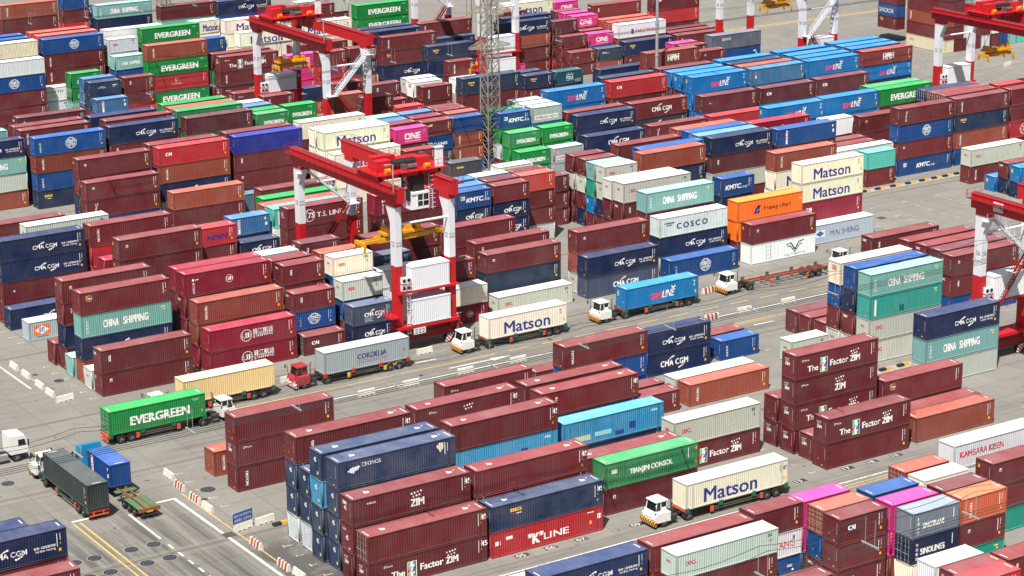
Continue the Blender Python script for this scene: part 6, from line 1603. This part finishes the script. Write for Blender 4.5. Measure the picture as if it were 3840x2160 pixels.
    if cab:
        cx0, cx1, cy0, cy1 = 0.2, 2.9, ty - 2.6, ty - 0.4; z0, z1 = 17.6, 19.9
        c = MB().box(cx0, cx1, cy0 + 0.1, cy1, z0, z0 + 0.35).box(cx0, cx1, cy0, cy1, z1 - 0.3, z1).box(cx0, cx0 + 0.9, cy0 + 0.1, cy1, z0 + 0.35, z1 - 0.3)
        for xx in (cx0 + 0.9, (cx0 + cx1) / 2 + 0.4, cx1 - 0.08): c.box(xx, xx + 0.08, cy0 + 0.02, cy0 + 0.1, z0 + 0.35, z1 - 0.3)
        c.box(cx1 - 0.08, cx1, cy0, cy1, z0 + 0.35, z0 + 0.9); c.box(cx0 + .9, cx1, cy0 + 0.03, cy0 + 0.09, z0 + 1.05, z0 + 1.13)
        cb = c.build('operator_cab', HOUSE, R)
        g = MB().box(cx0 + 0.9, cx1 - 0.02, cy0 + 0.12, cy0 + 0.14, z0 + 0.35, z1 - 0.3); g.build('cab_window', GLASS, cb)
        k = MB().box(cx0 + 0.5, cx1 - 0.5, cy0 + 0.4, cy1 - 0.3, z1, 22.2).box(cx0 - 0.3, cx0, cy0 + 0.2, cy0 + 0.9, z0 + 1.2, z1 + 0.4); k.build('cab_hanger', DRUM, cb)
        l_ = MB()
        for s_ in (0, 0.55): l_.bar((cx1 + 0.25 + s_, cy0 + 0.5, z0 - 0.4), (cx1 + 0.25 + s_, cy0 + 0.5, 22.3), 0.04, 0, 4)
        for i in range(15): l_.bar((cx1 + 0.25, cy0 + 0.5, z0 - 0.2 + i * 0.32), (cx1 + 0.8, cy0 + 0.5, z0 - 0.2 + i * 0.32), 0.03, 0, 4)
        for i in range(8): l_.box(cx1 + 0.2, cx1 + 0.9, cy0 - 0.1, cy0 - 0.06, z0 + i * 0.6, z0 + i * 0.6 + 0.04)
        l_.build('cab_ladder', CWH, R)
    return R
gantry(146.2, 246.4, 26.0, 'red and white gantry crane with two white machine houses in the centre foreground', '222', 0, 5.6, 13.2, 12.2, 1, plate=True)
gantry(189.3, 343.5, 26.0, 'red and white gantry crane with slanted white stairs at upper left of centre', '207', 1, 20.6, 13.3, 6.1, 0, cab=False)
gantry(293.5, 277.8, 26.0, 'red and white gantry crane leaving the frame at upper right', '221', 1, 15.5, 14.6, 6.1, 0, cab=False)
g40 = gantry(203.9, 174.7, 26.0, 'gantry crane at the right edge with a load plate on its red girder', '206', 1, 8.0, 12.0, 12.2, 1, cab=False)
pl = MB().box(-3.2, -1.5, -0.03, 0.03, 20.45, 21.65).build('load_plate', CWH, g40); pl.location = (0, 0, 0)
for v in pl.data.vertices: v.co = Vector((-4.52 + v.co.y * 0.3, 24.2 + v.co.x + 1.0, v.co.z))
flat_text('lettering', [('40t', 0.0, 20.7, 0.75, 1.4)], BLACK, pl, lambda u, z: (-4.545, 22.9 - u - 0.1, z))
gantry(291.8, 339.8, 25.8, 'far gantry crane straddling open ground behind the light-blue stacks', '209', 0, 13.0, 15.2, 6.1, 0, cab=False)
gantry(242.2, 377.5, 25.4, 'far gantry crane behind the lattice mast at the top centre', '206', 0, 7.0, 3.6, 6.1, 1, cab=False)
# ---- masts
def lattice(x, y, H, w0, w1, label, arms=(), base=0.0):
    R = empty('lattice_mast', (x, y, 0)); tag(R, label, 'mast'); m = MB(); st = flat('mast_steel', (148, 146, 140), 0.55, 0.3, 0.3, rust=0.25)
    n = int(H / 1.9); wz = lambda z: (w0 + (w1 - w0) * z / H) / 2
    for sx in (-1, 1):
        for sy in (-1, 1): m.bar((sx * wz(0), sy * wz(0), 0), (sx * wz(H), sy * wz(H), H), 0.14, 0, 7)
    for i in range(n):
        z0, z1 = H * i / n, H * (i + 1) / n; a, b_ = wz(z0), wz(z1)
        for s_ in (-1, 1):
            for f in (lambda u, v, z: (u, s_ * v, z), lambda u, v, z: (s_ * v, u, z)):
                m.bar(f(-a, a, z0), f(b_, b_, z1), 0.055, 0, 4); m.bar(f(a, a, z0), f(-b_, b_, z1), 0.055, 0, 4); m.bar(f(-b_, b_, z1), f(b_, b_, z1), 0.055, 0, 4)
    m.build('tower_frame', st, R)
    for z, r in arms:
        a = MB(); w_ = wz(z)
        for s_ in (-1, 1):
            for k in (-1, 1):
                for dz in (0.0, 1.0): a.bar((s_ * w_, k * w_, z + dz), (s_ * r, k * 0.25, z + dz * 0.2), 0.06, 0, 4); a.bar((k * w_, s_ * w_, z + dz), (k * 0.25, s_ * r, z + dz * 0.2), 0.06, 0, 4)
                for i in range(5):
                    t0 = i / 5; p0 = w_ + (r - w_) * t0; p1 = w_ + (r - w_) * (t0 + 0.2); q0 = w_ + (0.25 - w_) * t0; q1 = w_ + (0.25 - w_) * (t0 + 0.2)
                    a.bar((s_ * p0, k * q0, z + 1 - .8 * t0), (s_ * p1, k * q1, z), 0.045, 0, 4); a.bar((k * q0, s_ * p0, z + 1 - .8 * t0), (k * q1, s_ * p1, z), 0.045, 0, 4); a.bar((s_ * p0, -q0, z), (s_ * p1, q1, z), 0.045, 0, 4)
        a.build('cross_arm', flat('arm_steel', (172, 164, 146), 0.6, 0.2, 0.3), R)
    MB().box(-w0 * .7, w0 * .7, -w0 * .7, w0 * .7, 0, 0.5).build('footing', flat('kerb_concrete', (150, 146, 136)), R)
    return R
lattice(204.8, 322.0, 42, 2.5, 1.9, 'tall steel lattice mast with pointed cross arms standing among the stacks', ((21.6, 4.0), (27.6, 4.0)))
lattice(196.4, 433.0, 40, 2.4, 1.7, 'lattice mast cut off by the photo\'s top edge at the left', ((30, 3.6),))
lp = empty('lamp_mast', (253.8, 341.0, 0)); tag(lp, 'slim grey tubular lamp mast rising between stacks at top centre', 'lamp post')
m = MB()
for i in range(6): m.bar((0, 0, i * 6), (0, 0, i * 6 + 6), 0.36 - i * 0.03, 0, 14, 0.345 - i * 0.03); m.bar((0, 0, i * 6 + 5.6), (0, 0, i * 6 + 6.0), 0.40 - i * 0.03, 0, 14)
m.build('pole', STEEL, lp); h = MB().bar((0, 0, 36), (0, 0, 36.5), 1.3, 0, 16)
for i in range(8): h.box(1.3 * cos(i * pi / 4) - .25, 1.3 * cos(i * pi / 4) + .25, 1.3 * sin(i * pi / 4) - .25, 1.3 * sin(i * pi / 4) + .25, 35.6, 36.1)
h.build('lamp_head', CGR, lp)
# ---- overhead conductor lines along the blocks
WIRE = flat('wire', (70, 72, 74), 0.5, 0.3)
def line(y, z, xs, label, x0, x1):
    R = empty('overhead_line', (0, y, 0)); tag(R, label, 'overhead wires', 'overhead conductor lines along the lanes'); m = MB()
    for k in (-0.7, -0.23, 0.23, 0.7): m.bar((x0, k, z), (x1, k, z), 0.028, 0, 4)
    for k in (-0.55, 0.55):
        for a, b_ in zip(xs[:-1], xs[1:]):
            for i in range(6): t0, t1 = i / 6, (i + 1) / 6; m.bar((a + (b_ - a) * t0, k, z + 2.4 - 0.5 * sin(pi * t0)), (a + (b_ - a) * t1, k, z + 2.4 - 0.5 * sin(pi * t1)), 0.024, 0, 4)
    m.build('conductor', WIRE, R)
    for x in xs:
        b = MB().box(x - 0.06, x + 0.06, -0.95, 0.95, z + 0.1, z + 0.2)
        for k in (-0.7, -0.23, 0.23, 0.7): b.bar((x, k, z), (x, k, z + 0.1), 0.05, 0, 5)
        for k in (-0.55, 0.55): b.bar((x, k, z + 0.2), (x, k, z + 2.4), 0.022, 0, 4)
        b.build('spacer_bar', STEEL, R)
step = 10.7
line(178.6, 22.0, [60 + step * i for i in range(16)], 'bundle of overhead wires crossing the near road above the maroon stacks', 60, 60 + step * 15)
line(124.7, 22.0, [70 + step * 0.1 + step * i for i in range(10)], 'bundle of overhead wires over the magenta containers at bottom right', 71, 71 + step * 9)
line(317.4, 22.0, [130 + step * i for i in range(18)], 'bundle of overhead wires over the block behind the lattice mast', 130, 130 + step * 17)
line(386.6, 22.0, [128 + step * i for i in range(16)], 'bundle of overhead wires over the far stacks at the top', 128, 128 + step * 15)
# ---- the stack at the far right whose doors face the camera
def turned_stack():
    B = []
    cols = {0: ['y2:oocl', 'm:', 'b:triton', 'm:', 'm:'], 1: ['m:', 'm:', 'm:', 'm:', 'm:'], 2: ['m:', 'w2:', 'w2:', 't:', 'm:'], 3: ['m:', 'm:', 'd:', 'w2:', 't:'], 4: ['w2:', 'm:', 'm:', 'w2:', 'n:'], 5: ['m:', 'w2:', 'N:', 'm:', 'm:'], 6: ['B:', 'm:', 'w2:', 'm:', 'G2:'], 7: ['t:', 't:', 'w2:', 't:', 'm:'], 8: ['t2:', 'm:', 't:', 'm:', 'm:'], 9: ['m:', 'm:', 'n:', 'm:', 'w:'], 10: ['w2:', 't:', 'm:', 'm:', 'm:']}
    names = {0: 'bottom', 1: 'second up', 2: 'third up', 3: 'fourth up', 4: 'top'}
    for c_, t_ in cols.items():
        for i, s_ in enumerate(t_):
            c, k = s_.split(':'); x = 341.4 + c_ * 2.62
            if c_ == 0 and i > 0: x += 0.0
            yb = 356.2 + 12.19; key = k if c_ == 0 else ''
            b = dict(x=x, y=356.2, z=i * 2.75, h=2.74, L=40, c=c, key=key or 'plain', door=True, rg=seeded('turned', c_, i))
            lab = '%s container facing doors-on, %s in column %s of the far right stack' % (CNAME[c], names[i], ordl[c_] if c_ < 11 else 'last')
            build_container(b, lab, -pi / 2, (x, yb, i * 2.75 + 0.002))
    for i, (c, k, y) in enumerate((('m', 'caru', 371.5), ('B2', 'plain', 371.5), ('m', 'plain', 371.5))):
        b = dict(x=0, y=0, z=0, h=2.74, L=20, c=c, key=k, door=False, rg=seeded('tb', i))
        so2 = build_container(b, '%s short container behind the open end of the far right stack, %s' % (CNAME[c], ['second up', 'third up', 'fourth up'][i]), -pi / 2, (341.3, y + 6.06 - 2.6 + 2.6, (i + 1) * 2.75))
        if c == 'B2': flat_text('lettering', [('SINOKOR', 0.0, (i + 1) * 2.75 + 0.8, 0.95, 4.6)], SIGNW, so2, lambda u, z: (u + 0.4, -0.01, (z - (i + 1) * 2.75) * HH / 2.74))
turned_stack()
